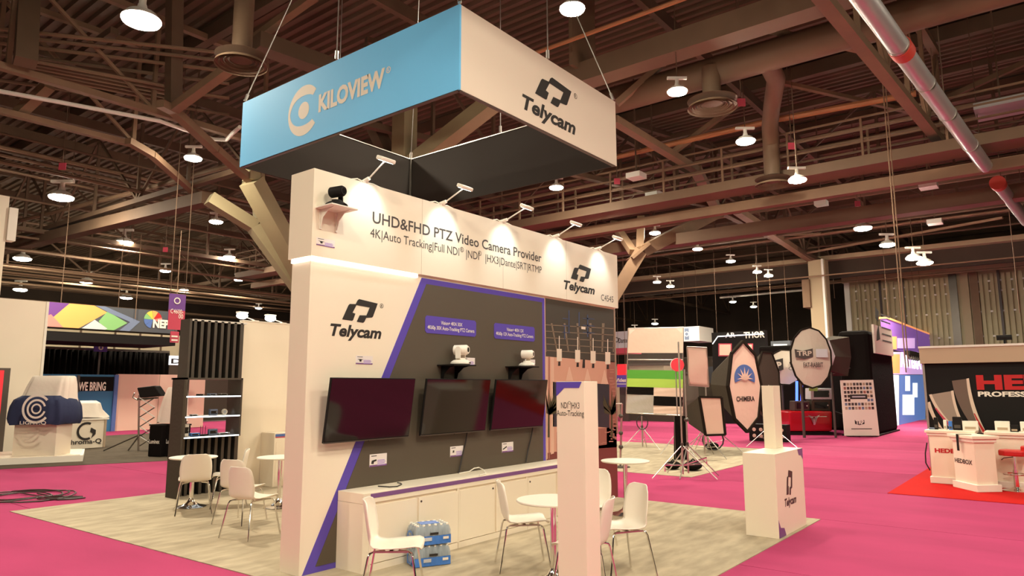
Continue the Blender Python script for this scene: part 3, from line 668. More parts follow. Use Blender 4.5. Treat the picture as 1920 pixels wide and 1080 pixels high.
def wall_shelf(x, z, label, mat, wd=.36, dp=.26, y=-.010):
    t = thing('wall_shelf', label, 'shelf', (x, y, z)); MB().bx(x-wd/2, x+wd/2, y-dp, y, z-.014, z).build('board', mat, t, bevel=.003)
    for sx in (-wd*.3, wd*.3):
        MB().prism([(y-.012, z-.014), (y, z-.014), (y, z-.22), (y-.012, z-.22)], lambda u, v, w_: V((w_, u, v)), x+sx-.012, x+sx+.012).build('bracket', mat, t)
        MB().prism([(y-dp*.85, z-.014), (y-.006, z-.014), (y-.006, z-.2), (y-.018, z-.2), (y-.05, z-.1), (y-dp*.5, z-.035)], lambda u, v, w_: V((w_, u, v)), x+sx-.003, x+sx+.003).build('gusset', mat, t)
    return t
wall_shelf(2.01, 2.042, 'black bracket shelf above the middle television', 'black', .40, .27)
wall_shelf(3.30, 2.050, 'black bracket shelf above the television by the purple edge', 'black', .40, .27)
ptz('camera', 'larger white pan-tilt camera with a two-armed yoke on a black shelf', (2.07, -.15, 2.042), 1.08, 'white_plain', 'white_plain', .35, True)
ptz('camera', 'smaller white pan-tilt camera on the black shelf by the purple edge', (3.40, -.15, 2.050), 1.0, 'white_plain', 'white_plain', .35, False)
sh = wy(626, 388, HY-.14); wall_shelf(.165, sh.z, 'white bracket shelf on the header carrying a black camera', 'white_plain', .33, .27, HY)
ptz('camera', 'small black pan-tilt camera on the white header shelf', (.155, HY-.14, sh.z), 1.0, 'black', 'black', .2, False)
def info_card(cx, cz, wd, ht, label, y, blob):
    t = thing('info_card', label, 'card', (cx, y, cz), 'product info cards')
    MB().bx(cx-wd/2, cx+wd/2, y-.004, y, cz-ht/2, cz+ht/2).build('board', 'card', t)
    yy = y-.0046
    for k, fz in enumerate((-.42, -.3, -.18, -.06)): flat(t, [V((cx-wd*.05, yy, cz+ht*fz)), V((cx+wd*(.42-.05*(k % 2)), yy, cz+ht*fz)), V((cx+wd*(.42-.05*(k % 2)), yy, cz+ht*(fz+.07))), V((cx-wd*.05, yy, cz+ht*(fz+.07)))], 'card_purple')
    flat(t, [V((cx-wd*.42, yy, cz+ht*.32)), V((cx-wd*.1, yy, cz+ht*.32)), V((cx-wd*.1, yy, cz+ht*.39)), V((cx-wd*.42, yy, cz+ht*.39))], 'grey_ink')
    flat(t, [V((cx-wd/2, yy+.0002, cz-ht/2)), V((cx+wd/2, yy+.0002, cz-ht/2)), V((cx+wd/2, yy+.0002, cz-ht*.36)), V((cx-wd/2, yy+.0002, cz-ht*.36))], 'purple_dull')
    S_ = {'bird': [(-.42, .1), (-.3, .0), (-.28, -.2), (-.18, -.2), (-.16, .0), (-.05, .06), (-.2, .1)], 'block': [(-.42, -.25), (-.38, .0), (-.12, .08), (-.1, -.05), (-.25, -.12), (-.28, -.3)], 'slim': [(-.34, -.1), (-.3, .12), (-.2, .12), (-.2, -.1)], 'bar': [(-.44, -.25), (-.42, -.1), (-.1, .14), (-.08, 0)]}[blob]
    flat(t, [V((cx+wd*a, yy-.0003, cz+ht*b)) for a, b in S_], 'ink', 'product_picture')
def card_px(u0, v0, u1, v1, label, y, blob):
    p, q = wy(u0, v0, y), wy(u1, v1, y); info_card((p.x+q.x)/2, (p.z+q.z)/2, abs(q.x-p.x), abs(p.z-q.z)*.93, label, y, blob)
card_px(667, 666, 698, 684, 'product card on the white wall below the large logo', 0, 'bird')
card_px(593, 444, 627, 466, 'purple-edged card under the header camera shelf', HY, 'bird')
card_px(866, 669.5, 890, 686, 'card behind the larger white camera', -.010, 'slim'); card_px(984, 673, 1003, 687, 'card behind the smaller white camera', -.010, 'slim')
card_px(693, 851.5, 724.5, 873, 'card under the television at the white end, above the counter', -.010, 'block'); card_px(844, 837, 868, 855, 'card under the middle television beside the hanging cable', -.010, 'slim'); card_px(941, 829.5, 962, 847, 'card under the television by the purple edge', -.010, 'bar')

# ------------------------------------------------------------------ long counter
CX0, CX1, CD, CZ = .419, 4.35, .40, .755
n_u = 3; uw = (CX1-CX0-.10)/n_u
UL = ['counter cabinet at the near end, behind the chair and water packs', 'middle counter cabinet under the cables', 'counter cabinet at the far end behind the round table']
for i in range(n_u):
    x0, x1 = CX0+.085+i*uw, CX0+.085+(i+1)*uw
    if i == 0: x0 = CX0
    t = thing('counter_cabinet', 'white two-door '+UL[i], 'cabinet', (x0, -.2, FZ), 'counter cabinets')
    MB().bx(x0, x1-.002, -CD+.018, -.012, FZ, CZ-.10).build('body', 'white_panel', t)
    xa = x0 if i else CX0+.085
    for k in range(2):
        d0 = xa+.02+k*(x1-xa)/2+(.0 if k == 0 else .004); d1 = d0+(x1-xa)/2-.034
        d = MB().bx(d0, d1, -CD-.004, -CD+.018, .085, CZ-.125).build('door', 'white_panel', t, bevel=.002)
        kx = d1-.03 if (i == 1 and k == 0) else d0+.03
        if not (i == 0 and k == 0): MB().tube([(kx, -CD-.004, CZ-.165), (kx, -CD-.010, CZ-.165)], .011, 12).build('lock', 'ink_brown', d)
    MB().bx(xa+.004, x1-.006, -CD-.0005, -CD+.018, FZ, .078).build('plinth', 'white_panel', t)
    for xx in (xa, x1-.022): MB().bx(xx, xx+.018, -CD-.002, -CD+.018, .078, CZ-.10).build('frame_stile', 'white_panel', t)
    if i == 0: MB().bx(CX0, CX0+.083, -CD-.002, -CD+.018, FZ, CZ-.10).build('end_panel', 'white_panel', t)
t = thing('worktop', 'long white counter top with purple front strip', 'counter', (CX0, -.2, CZ))
MB().bx(CX0, CX1, -CD-.002, -.012, CZ-.098, CZ).build('slab', 'white_panel', t, bevel=.002)
MB().bx(CX0+.09, CX1-.01, -CD-.006, -CD-.001, CZ-.052, CZ-.010).build('strip', 'purple_dull', t)
# cables
def cable(pts, r, mat, label, group=None): o = MB().tube(pts, r, 8).build('cable', mat, smooth=True); tag(o, label, 'cable', group); return o
cable([wy(877, 806, -.05), wy(873, 830, -.03), wy(868, 850, -.028), wy(860, 888, -.03)], .009, 'ink', 'black cable dropping from the middle television to the counter')
cable([wy(1000, 796, -.05), wy(996, 820, -.03), wy(990, 845, -.028), wy(986, 867, -.03)], .009, 'ink', 'black cable dropping from the television by the purple edge')
z_ = CZ+.0085
cable([gz(709, 911.5, z_), gz(730, 913, z_), gz(745, 912, z_), gz(753, 908, z_), gz(751, 906, z_+.004), gz(745, 905, z_+.006)], .006, 'ink', 'short black cable lying on the counter top')
cable([gz(861, 887.5, z_), gz(880, 884, z_), gz(889, 878, z_+.03), gz(898, 876.5, z_+.035), gz(907, 881, z_+.02), gz(911, 888, z_), gz(899, 891, z_)], .007, 'white_plain', 'white cable looped on the counter top')

# ------------------------------------------------------------------ chairs and round tables
def sx_(y): return y
def make_chair():
    t = thing('chair', 'white moulded chair', 'chair', (0, 0, 0), 'white moulded chairs')
    prof = [(.235, .425), (.225, .445), (.19, .455), (.10, .447), (.0, .440), (-.09, .437), (-.155, .447), (-.195, .475), (-.215, .52), (-.228, .58), (-.240, .65), (-.252, .72), (-.263, .78), (-.270, .815), (-.274, .83)]
    half = [.165, .195, .208, .215, .216, .212, .205, .203, .206, .210, .208, .200, .185, .155, .11]
    nP = len(prof)
    def fn(u, v):
        k = u*(nP-1); i = min(int(k), nP-2); f_ = k-i
        y_ = prof[i][0]*(1-f_)+prof[i+1][0]*f_; z = prof[i][1]*(1-f_)+prof[i+1][1]*f_; h = half[i]*(1-f_)+half[i+1]*f_
        s_ = v*2-1; backness = max(0, min(1, (u-.42)/.2))
        return V((s_*h, y_+.055*backness*s_*s_*(1-max(0, u-.9)*4), z+.022*(1-backness)*abs(s_)**3))
    MB().grid(fn, 28, 12).build('seat_shell', 'white_shell', t, smooth=True, solid=.009)
    for sx in (-1, 1):
        for sy in (-1, 1):
            MB().tube([(sx*.09, sy*.06-.01, .424), (sx*.155, sy*.145-.01, .424), (sx*.175, sy*.17-.01, .415), (sx*.185, sy*.182-.01, .39), (sx*.235, sy*.25-.01, .0)], .0095, 8).build('leg', 'chrome', t, smooth=True)
    MB().bar((-.16, -.155, .426), (-.16, .135, .426), .018, .014).bar((.16, -.155, .426), (.16, .135, .426), .018, .014).bar((-.16, -.01, .427), (.16, -.01, .427), .03, .012).build('seat_frame', 'steel', t)
    return t
CH0 = make_chair(); _ch = [0]
def chair(x, y_, face, label, z=FZ):
    """face: direction the sitter looks, degrees from +X"""
    o = CH0 if _ch[0] == 0 else copy_tree(CH0); _ch[0] += 1
    place(o, (x, y_, z+.004), math.radians(face-90)); o['label'] = label; return o
chair(.03, -1.28, -50, 'white chair beside the water packs at the near end of the counter')
chair(1.57, -1.47, -45, 'white chair facing the round table, between counter and white post')
chair(1.86, -2.39, 150, 'white chair to the side of the white post, facing the half-hidden round table')
chair(1.07, -2.49, 110, 'white chair half hidden by the white post, seen from behind')
chair(2.65, -1.55, 190, 'white chair mostly hidden behind the white post near the mural')
chair(1.12, 4.12, 64, 'white chair seen from behind at the round table by the black tower')
chair(.74, 2.02, 12, 'nearest white chair of the rear pair, seen from behind')
chair(1.14, 2.92, 20, 'white chair between the other rear chairs, its back to the tower')
chair(1.72, 4.24, 150, 'white chair behind the rear pair, turned to the tower table')
def round_table(p, label, r=.34, h=.735, z=FZ):
    t = thing('round_table', label, 'table', (p[0], p[1], z), 'white round tables'); c = (p[0], p[1], z)
    MB().lathe([(.02, h-.022), (r-.012, h-.022), (r, h-.014), (r, h-.004), (r-.004, h), (.001, h)], c, 48, caps=False).build('table_top', 'white_plain', t, smooth=True)
    MB().lathe([(.03, .06), (.03, h-.05), (.11, h-.03), (.11, h-.022)], c, 20).build('pole', 'chrome', t, smooth=True)
    MB().lathe([(.215, 0), (.22, .008), (.19, .02), (.12, .035), (.06, .075), (.038, .12), (.034, .13)], c, 40).build('base', 'chrome', t, smooth=True)
p = gz(1037, 936, .75); round_table(p, 'white round table half hidden by the white post')
p = gz(1172, 863, .75); round_table(p, 'white round table in front of the mural end')
p = gz(363, 856, .75); round_table(p, 'white round table in front of the black tower')
p = gz(526, 856, .75); round_table(p, 'white round table cut off by the end of the booth wall')

# ------------------------------------------------------------------ shrink-wrapped water packs
bottle_me = [None]
def water_pack(c, rz, label):
    t = thing('water_pack', label, 'bottle pack', (0, 0, 0), 'water packs')
    nx, ny, d = 6, 4, .063; b0 = None
    for i in range(nx):
        for j in range(ny):
            loc = ((i-(nx-1)/2)*d, (j-(ny-1)/2)*d, .004)
            if bottle_me[0] is None:
                o = MB().lathe([(.022, 0), (.030, .006), (.029, .03), (.031, .045), (.027, .065), (.031, .085), (.031, .12), (.024, .15), (.013, .172), (.013, .178)], (0, 0, 0), 12).build('bottle', 'water', t, smooth=True); bottle_me[0] = o
                cp_ = MB().lathe([(.0145, .178), (.0145, .192), (.012, .194)], (0, 0, 0), 12).build('cap', 'white_plain', o); bottle_me.append(cp_); o.location = loc
            else:
                o = bpy.data.objects.new('bottle', bottle_me[0].data); COL.objects.link(o); o.parent = t; o.location = loc
                q = bpy.data.objects.new('cap', bottle_me[1].data); COL.objects.link(q); q.parent = o
    X_, Y_ = nx*d/2+.003, ny*d/2+.003
    def ring(z, g=0., wav=.004):
        pts = []
        for sx, sy, ax in ((-1, -1, 0), (1, -1, 1), (1, 1, 2), (-1, 1, 3)):
            pass
        n = 12
        for k in range(nx*4): u = k/(nx*4); pts.append((-X_-g+2*(X_+g)*u, -Y_-g-wav*math.cos(u*nx*2*math.pi), z))
        for k in range(ny*4): u = k/(ny*4); pts.append((X_+g+wav*math.cos(u*ny*2*math.pi)*-1, -Y_-g+2*(Y_+g)*u, z))
        for k in range(nx*4): u = k/(nx*4); pts.append((X_+g-2*(X_+g)*u, Y_+g+wav*math.cos(u*nx*2*math.pi), z))
        for k in range(ny*4): u = k/(ny*4); pts.append((-X_-g-wav*math.cos(u*ny*2*math.pi)*-1, Y_+g-2*(Y_+g)*u, z))
        return pts
    MB().loft([ring(.006), ring(.03), ring(.06), ring(.088)], caps=False).build('blue_film', 'film_blue', t, smooth=True)
    MB().loft([ring(.09, -.001), ring(.13, -.002), ring(.165, -.01), ring(.196, -.03, .008)]).build('clear_film', 'film_clear', t, smooth=True)
    MB().prism([(-.11, .197), (.09, .197), (.09, .199), (-.11, .199)], lambda u, v, w_: V((u, w_, v)), -.07, .07).build('top_label', 'film_blue', t)
    # white and dark print on the long front and the end
    flat(t, [V((-.10, -Y_-.008, .045)), V((-.02, -Y_-.008, .045)), V((-.02, -Y_-.008, .078)), V((-.10, -Y_-.008, .078))], 'pale_grey'); flat(t, [V((.10, -Y_-.008, .05)), V((.16, -Y_-.008, .05)), V((.16, -Y_-.008, .075)), V((.10, -Y_-.008, .075))], 'white_plain')
    flat(t, [V((-.04, -Y_-.006, .1)), V((.05, -Y_-.006, .1)), V((.05, -Y_-.006, .122)), V((-.04, -Y_-.006, .122))], 'ink')
    e = [V((-X_-.007, .07*math.cos(a), .075+.045*math.sin(a))) for a in [2*math.pi*k/20 for k in range(20)]]; flat(t, e, 'film_clear'); band(t, (-X_-.0075, 0, .075), -Y, Z, .06, .085, 0, 2*math.pi, 'film_blue', 24, .75)
    place(t, c, rz); return t
pk = (gz(753, 1063)+gz(850, 1056))/2
water_pack((1.10, -.62, FZ), math.radians(-26), 'lower shrink-wrapped pack of water bottles on the floor'); water_pack((1.105, -.615, FZ+.202), math.radians(-24), 'upper shrink-wrapped pack of water bottles, stacked on the other')

# ------------------------------------------------------------------ white post and right-hand counter
t = thing('display_post', 'slim white floor-standing post with purple corner and lettering', 'display stand', (.45, -2.85, FZ))
nc = at(1095, 715, 5.3); x0, y0 = nc.x, nc.y; pz = nc.z
yl = wx(1043, 718, x0).y; xr = wy(1120, 717, y0).x
MB().bx(x0, xr, y0, yl, FZ, pz).build('shaft', 'white_panel', t, bevel=.002)
fx = x0-.002
flat(t, [V((fx, yl, pz-.003)), V((fx, y0+.02, pz-.003)), V((fx, y0+.045, pz-.05)), V((fx, yl-.075, pz-.05)), V((fx, yl, pz-.115))], 'purple', 'purple_corner')
wl = yl-y0
lettering(t, 'NDI  |HX3', (x0, yl-wl*.17, pz-.205), -Y, Z, wl*.66, .045, 'ink'); lettering(t, 'Auto-Tracking', (x0, yl-wl*.01, pz-.262), -Y, Z, wl*.97, .042, 'ink')
band(t, (x0, yl-wl*.475, pz-.163), -Y, Z, .010, .0125, 0, 2*math.pi, 'ink', 14)
t = thing('display_counter', 'white counter box with small logo and purple corners by the carpet edge', 'counter', (4.9, -2.86, FZ))
MB().bx(4.40, 5.50, -3.06, -2.67, FZ, .98).build('body', 'white_panel', t, bevel=.003)
yy = -3.062
flat(t, [V((5.5, yy, .978)), V((5.28, yy, .978)), V((5.33, yy, .90)), V((5.42, yy, .89)), V((5.5, yy, .83))], 'purple_dull', 'purple_corner')
flat(t, [V((4.402, yy, FZ+.004)), V((4.402, yy, .23)), V((4.47, yy, .13)), V((4.60, yy, .11)), V((4.66, yy, FZ+.004))], 'purple_dull', 'purple_corner')
tely(t, (4.66, -3.06, .345), X, .46, .085, .09, .27, .30, .11, 'ink_brown', reg=False)
t = thing('display_post', 'white upright post standing on the logo counter', 'display stand', (5.1, -2.8, .98))
a_, b_ = wy(1450, 838, -2.80), wy(1485, 838, -2.80)
zt = wy(1450, 723, -2.80).z
MB().bx(a_.x+.02, a_.x+.30, -2.83, -2.68, .981, zt).build('shaft', 'white_panel', t, bevel=.003)

# ------------------------------------------------------------------ hanging sign
sx0, sx1, sy0, sy1, sz0, sz1 = 1.5556, 5.2444, -.562, 4.138, 5.236, 6.304; th = .03
sg = thing('hanging_sign', 'four-sided hanging fabric sign with blue and cream faces', 'sign', ((sx0+sx1)/2, (sy0+sy1)/2, sz0))
fl = MB().bx(sx0, sx0+th, sy0, sy1, sz0, sz1).build('blue_face', 'sign_blue', sg)
fr = MB().bx(sx0+th, sx1, sy0, sy0+th, sz0, sz1).build('cream_face', 'sign_cream', sg)
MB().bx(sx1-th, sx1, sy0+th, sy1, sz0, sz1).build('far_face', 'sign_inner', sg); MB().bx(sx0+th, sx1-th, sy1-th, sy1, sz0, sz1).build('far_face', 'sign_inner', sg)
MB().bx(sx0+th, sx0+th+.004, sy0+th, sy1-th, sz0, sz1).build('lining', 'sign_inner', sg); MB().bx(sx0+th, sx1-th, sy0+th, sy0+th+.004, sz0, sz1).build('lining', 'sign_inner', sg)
for a, b in (((sx0+.03, sy1-.03), (sx1-.03, sy1-.03)), ((sx1-.03, sy0+.03), (sx1-.03, sy1-.03))):
    MB().bar((*a, sz1+.008), (*b, sz1+.008), .04, .016).build('top_rail', 'steel', sg)
for a, b in (((sx0+.03, sy1-.03), (sx0+.03, sy0+.03)), ((sx0+.03, sy0+.03), (sx1-.03, sy0+.03))): MB().bar((*a, sz0-.006), (*b, sz0-.006), .05, .012).build('bottom_rail', 'dark_steel', sg)
MB().tube([(sx1-.05, sy1-.05, sz0), (sx1-.05, sy1-.05, sz1)], .03, 8).build('corner_pole', 'dark_steel', sg)
# mark and name on the blue face
def SB(u, v): p_ = wx(u, v, sx0); return V((sx0-.001, p_.y, p_.z))
c = SB(569.5, 207); rv = c.z-SB(569, 254).z; rh = (SB(542, 215).y-c.y)
R_ = (rv+rh)/2*1.02
n_ = 40; a0, a1 = math.radians(42), math.radians(318); o_ = []; i_ = []
for k in range(n_+1):
    a = a0+(a1-a0)*k/n_; wdt = .10+.16*abs(math.sin(a))**1.4*1.0
    o_.append(c-Y*R_*math.cos(a)*1.0+Z*R_*math.sin(a)); i_.append(c-Y*(R_*(1-wdt*1.3))*math.cos(a)+Z*(R_*(1-wdt*1.55))*math.sin(a))
MB().add(o_+i_, [(k, k+1, n_+2+k, n_+1+k) for k in range(n_)]).build('logo', 'sign_cream', fl)
MB().add(disc_pts(SB(569.5, 207), -Y, Z, R_*.34, R_*.34), [tuple(range(24))]).build('logo', 'sign_cream', fl)
k0 = SB(597, 212); k1 = SB(721, 172)
lettering(fl, 'KILOVIEW', (sx0, k0.y, k0.z+.02), -Y, Z, abs(k1.y-k0.y), .235, 'sign_cream', .045)
p_ = SB(728.5, 131); band(fl, p_, -Y, Z, .034, .045, 0, 2*math.pi, 'sign_cream', 18); lettering(fl, 'R', p_+V((0, .02, -.024)), -Y, Z, .04, .048, 'sign_cream', .01)
q0, q1 = wy(979, 202, sy0), wy(1079, 253, sy0); m0, m1 = wy(1003, 186, sy0), wy(1071, 158, sy0)
tely(fr, (q0.x, sy0, (q0.z+q1.z)/2), X, q1.x-q0.x, .19, m0.x-q0.x, m1.x-m0.x, .40, .27, 'ink')
# cables: from the corners up to one hoist point and from the sides straight up
hoist = V((3.4, 1.8, 11.9))
def sign_cable(p, q, lab): 
    t = thing('sign_cable', lab, 'cable', p, 'sign cables'); MB().tube([p, q], .009, 6).build('wire', 'steel', t); MB().tube([p, p+(q-p).normalized()*.12], .025, 8).build('turnbuckle', 'steel', t)
for wh, P_ in [('far end of the blue face', (sx0+.02, sy1-.02)), ('far end of the cream face', (sx1-.02, sy0+.02)), ('near corner between blue and cream faces', (sx0+.02, sy0+.02)), ('hidden back corner of the sign', (sx1-.03, sy1-.03))]:
    p_ = V((*P_, sz1+.03)); sign_cable(p_, V((p_.x+(hoist.x-p_.x)*.75, p_.y+(hoist.y-p_.y)*.75, 12.02)), 'slanting steel cable rising from the '+wh)
for wh, P_ in [('blue face', (sx0+.02, (sy0+sy1)/2)), ('cream face', ((sx0+sx1)/2, sy0+.02)), ('dark side behind the cream face', (sx1-.03, (sy0+sy1)/2)), ('dark side behind the blue face', ((sx0+sx1)/2, sy1-.03))]:
    p_ = V((*P_, sz1+.03)); sign_cable(p_, V((*P_, 12.02)), 'vertical steel cable from the middle of the '+wh)
# ================================================================== REAR SIDE OF THE BOOTH: TOWER AND PLAIN WALL
TY = 5.72                                             # front plane of the slatted tower
def XZ(u, v, y): p_ = wy(u, v, y); return p_.x, p_.z
tx0 = gz(331, 937).x; tx1, _ = XZ(452, 700, TY+.12); zt = XZ(352, 597, TY)[1]
tw = thing('slat_tower', 'dark slatted display tower with lit open shelves', 'display tower', (tx0, TY, FZ))
sx0_, sz1_ = XZ(352, 708, TY-.28); sx1_, _ = XZ(456, 712, TY-.28); sz0_ = XZ(352, 823, TY-.28)[1]
by0, by1 = TY-.28, TY+.16                             # shelf box depth
post_x0 = XZ(339, 600, TY)[0]
MB().bx(post_x0+.16, post_x0+.20, TY, wx(339, 605, post_x0+.16).y, FZ, zt).build('side_panel', 'dark_steel', tw)
MB().bx(tx1-.06, tx1, TY+.10, TY+.16, FZ, zt).build('end_post', 'dark_steel', tw)
n_s = 8
for zone, (za_, zb_) in (('u', (sz1_, zt-.01)), ('l', (FZ, sz0_))):
    MB().bx(post_x0+.2, tx1-.06, TY+.13, TY+.15, za_, zb_).build('slat_backing', 'black', tw)
    for k in range(n_s):
        x = post_x0+.26+k*(tx1-.1-post_x0-.26)/(n_s-1); MB().bx(x-.025, x+.025, TY, TY+.13, za_, zb_).build('slat', 'dark_steel', tw)
MB().bx(post_x0+.2, tx1, TY, TY+.16, zt-.03, zt).build('top_cap', 'lamp_white', tw)
f_ = .03; bxm = 'dark_steel'
sb = MB().bx(sx0_-.02, sx0_+.01, by0, by1, sz0_, sz1_).build('shelf_side', bxm, tw)
sdy = wx(327, 715, sx0_-.02).y
MB().bx(sx0_-.05, sx0_-.02, by0, sdy, FZ, sz1_).build('outer_side', 'fabric_grey', tw)
MB().bx(sx1_-.03, sx1_, by0, by1, sz0_, sz1_).build('shelf_side', bxm, tw); MB().bx(sx0_-.05, sx1_, by0, by1, sz1_-.03, sz1_).build('shelf_top', bxm, tw)
hh = (sz1_-sz0_)
for k, fz in enumerate((0.0, .335, .67)):
    z = sz0_+hh*fz; MB().bx(sx0_, sx1_-.03, by0+.01, by1, z, z+.025).build('shelf', bxm, tw)
    MB().bx(sx0_, sx1_-.03, by0-.004, by0+.01, z+.006, z+.024).build('shelf_light', 'floor_led', tw)
    ld = bpy.data.lights.new('shelf_spot', 'SPOT'); ld.energy = 7; ld.color = (.7, .82, 1); ld.spot_size = math.radians(48); ld.spot_blend = .6; ld.shadow_soft_size = .01
    lo = bpy.data.objects.new('shelf_spot', ld); COL.objects.link(lo); lo.parent = tw; lo.location = V((sx1_-.12, (by0+by1)/2, z+hh*.325-.01))-tw.location; lo.rotation_euler = V((.06, 0, -1)).to_track_quat('-Z', 'Y').to_euler()
# things on the shelves
def shelf_item(u, v_fz, w_, h_, d_, mat, name, label, cat, kind='box'):
    z = sz0_+hh*v_fz+.0285; x = XZ(u, 770, (by0+by1)/2)[0]; y_ = (by0+by1)/2-.03
    t = thing(name, label, cat, (x, y_, z), 'devices on the tower shelves')
    if kind == 'box':
        MB().bx(x-w_/2, x+w_/2, y_-d_/2, y_+d_/2, z, z+h_).build('case', mat, t, bevel=.006); MB().bx(x-w_*.4, x+w_*.4, y_-d_/2-.003, y_-d_/2, z+h_*.25, z+h_*.75).build('front_panel', 'black_gloss', t)
        MB().ball((x+w_*.3, y_-d_/2-.004, z+h_*.5), .006).build('knob', 'white_plain', t)
    elif kind == 'disc':
        MB().tube([(x, y_, z+h_/2), (x, y_+.03, z+h_/2)], h_/2, 24).build('case', mat, t, smooth=True); MB().tube([(x, y_-.003, z+h_/2), (x, y_, z+h_/2)], h_*.28, 20).build('dial', 'pale_grey', t)
    else:
        MB().bx(x-w_/2, x+w_/2, y_-d_/2, y_+d_/2, z, z+.02).build('case', mat, t)
        for sx in (-.4, -.1, .25): MB().tube([(x+sx*w_, y_, z+.02), (x+sx*w_, y_, z+h_)], .004, 6).build('antenna', 'black', t)
shelf_item(372, .67, .10, .028, .1, 'black', 'device', 'flat black device on the top tower shelf', 'device')
shelf_item(394, .67, .13, .035, .1, 'slate_blue', 'device', 'flat blue device in the middle of the top tower shelf', 'device'); shelf_item(415, .67, .14, .035, .1, 'dark_steel', 'device', 'flat device at the far end of the top tower shelf', 'device')
shelf_item(362, .335, .10, .025, .1, 'pale_grey', 'device', 'flat pale device on the middle tower shelf', 'device'); shelf_item(398, .335, .135, .10, .06, 'slate_blue', 'device', 'blue boxy device on the middle tower shelf', 'device'); shelf_item(420, .335, .1, .10, .03, 'white_plain', 'device', 'round white device on the middle tower shelf', 'device', 'disc')
shelf_item(349, 0, .08, .20, .05, 'white_plain', 'device', 'white upright box on the bottom tower shelf', 'device'); shelf_item(365, 0, .15, .05, .1, 'film_blue', 'device', 'bright blue low device on the bottom tower shelf', 'device'); shelf_item(382, 0, .13, .16, .1, 'black', 'device', 'black device with three antennas on the bottom tower shelf', 'device', 'ant')
shelf_item(399, 0, .15, .10, .06, 'slate_blue', 'device', 'blue-grey boxy device on the bottom tower shelf', 'device'); shelf_item(419, 0, .2, .03, .1, 'pale_grey', 'device', 'flat pale device at the end of the bottom tower shelf', 'device')
# plain white wall behind the tower
px0, pz1 = XZ(455, 602, TY+.18)
t = thing('partition_panel', 'plain white booth wall behind the black tower', 'display wall', (px0, TY+.2, FZ))
MB().bx(px0, 5.95, TY+.18, TY+.28, FZ, pz1).build('panel', 'white_panel', t); MB().bx(px0, 5.95, TY+.17, TY+.29, pz1, pz1+.02).build('edge', 'white_plain', t)
# low cabinet against it
a_ = wy(512, 812, TY-.2); 
t = thing('low_cabinet', 'low white cabinet with blue and red stripe behind the rear table', 'cabinet', (a_.x, TY-.0, FZ))
cx_ = a_.x; ct = a_.z
MB().bx(cx_, cx_+1.3, TY-.25, TY+.17, FZ, ct).build('body', 'white_panel', t, bevel=.003); d_ = MB().bx(cx_+.04, cx_+.62, TY-.256, TY-.25, .08, ct-.16).build('door', 'white_panel', t)
MB().bx(cx_+.02, cx_+1.28, TY-.256, TY-.25, ct-.065, ct-.02).build('stripe', 'logo_blue', t); MB().bx(cx_+.02, cx_+1.28, TY-.256, TY-.25, ct-.085, ct-.068).build('stripe', 'banner_red', t)
p_ = gz(530, 948, FZ); t = thing('waste_basket', 'small brown bin beside the low cabinet', 'bin', (cx_+.45, TY-.5, FZ)); MB().lathe([(.11, 0), (.14, .33), (.13, .33), (.105, .02)], (cx_+.45, TY-.5, FZ), 20, caps=False).build('bin_body', 'brown_paper', t, smooth=True); MB().lathe([(.14, .325), (.146, .33), (.14, .335)], (cx_+.45, TY-.5, FZ), 20, caps=False).build('rim', 'steel', t)

# ================================================================== LEFT NEIGHBOURS
DZ = .014
# large white wall and tower at the picture's left edge
wl_y = 17.5; xr_, zr_ = XZ(91, 566, wl_y)
t = thing('partition_panel', 'large plain white booth wall at the left edge of the photo', 'display wall', (xr_, wl_y, DZ))
MB().bx(-7, xr_, wl_y, wl_y+.15, DZ, zr_).build('panel', 'white_panel', t); MB().bx(xr_-.05, xr_+.02, wl_y-.02, wl_y+.17, DZ, zr_).build('edge', 'white_plain', t)
tx_, tz_ = XZ(26, 370, 18.2)
t = thing('white_tower', 'tall white panel tower at the left edge', 'display wall', (tx_, 18.2, DZ))
MB().bx(tx_-2.5, tx_-.1, 18.2, 18.4, DZ, tz_).build('panel', 'white_panel', t); MB().bx(tx_-.1, tx_+.12, 18.1, 18.45, XZ(20, 452, 18.2)[1], XZ(20, 390, 18.2)[1]).build('side_box', 'white_plain', t)
# red screen pillar
p0 = gz(16, 858); 
t = thing('red_screen_stand', 'tall red-lit screen with dark frame at the left edge', 'display stand', (p0.x, p0.y, DZ))
zz = at(10, 690, depth(p0)).z; p0.x -= .17; p0.y += .0; MB().bx(p0.x-.75, p0.x, p0.y-.1, p0.y+.1, DZ, zz).build('frame', 'dark_steel', t); MB().bx(p0.x-.72, p0.x-.14, p0.y-.108, p0.y-.1, .25, zz-.06).build('screen', 'red_lit', t)
# platform, podium, covered display
pl0, pl1 = gz(-60, 876), gz(155, 866)
t = thing('low_platform', 'low white platform under the covered podium', 'platform', (1.5, 14, DZ))
MB().prism([(pl0.x-.6, pl0.y+.2), (pl1.x, pl1.y), (pl1.x+.75, pl1.y+1.9), (pl0.x+.2, pl0.y+2.2)], lambda u, v, w_: V((u, v, w_)), DZ, .16).build('deck', 'white_plain', t); MB().prism([(pl0.x-.5, pl0.y+.3), (pl1.x-.05, pl1.y+.06), (pl1.x+.65, pl1.y+1.8), (pl0.x+.2, pl0.y+2.1)], lambda u, v, w_: V((u, v, w_)), .16, .175).build('top_sheet', 'white_panel', t)
pc = gz(62, 854, .18); dpt = depth(pc); s_ = dpt/FPX     # metres per pixel there
def loc3(u, v, dd=0.): return at(u, v, dpt+dd)
t = thing('podium', 'white podium on the low platform', 'podium', (pc.x, pc.y, .175))
L0, R0 = loc3(20, 855), loc3(100, 855); zt_ = loc3(60, 780).z
ax = (R0-L0); ax.z = 0; ax.normalize(); nn = V((-ax.y, ax.x, 0)); Wd = (R0-L0).length
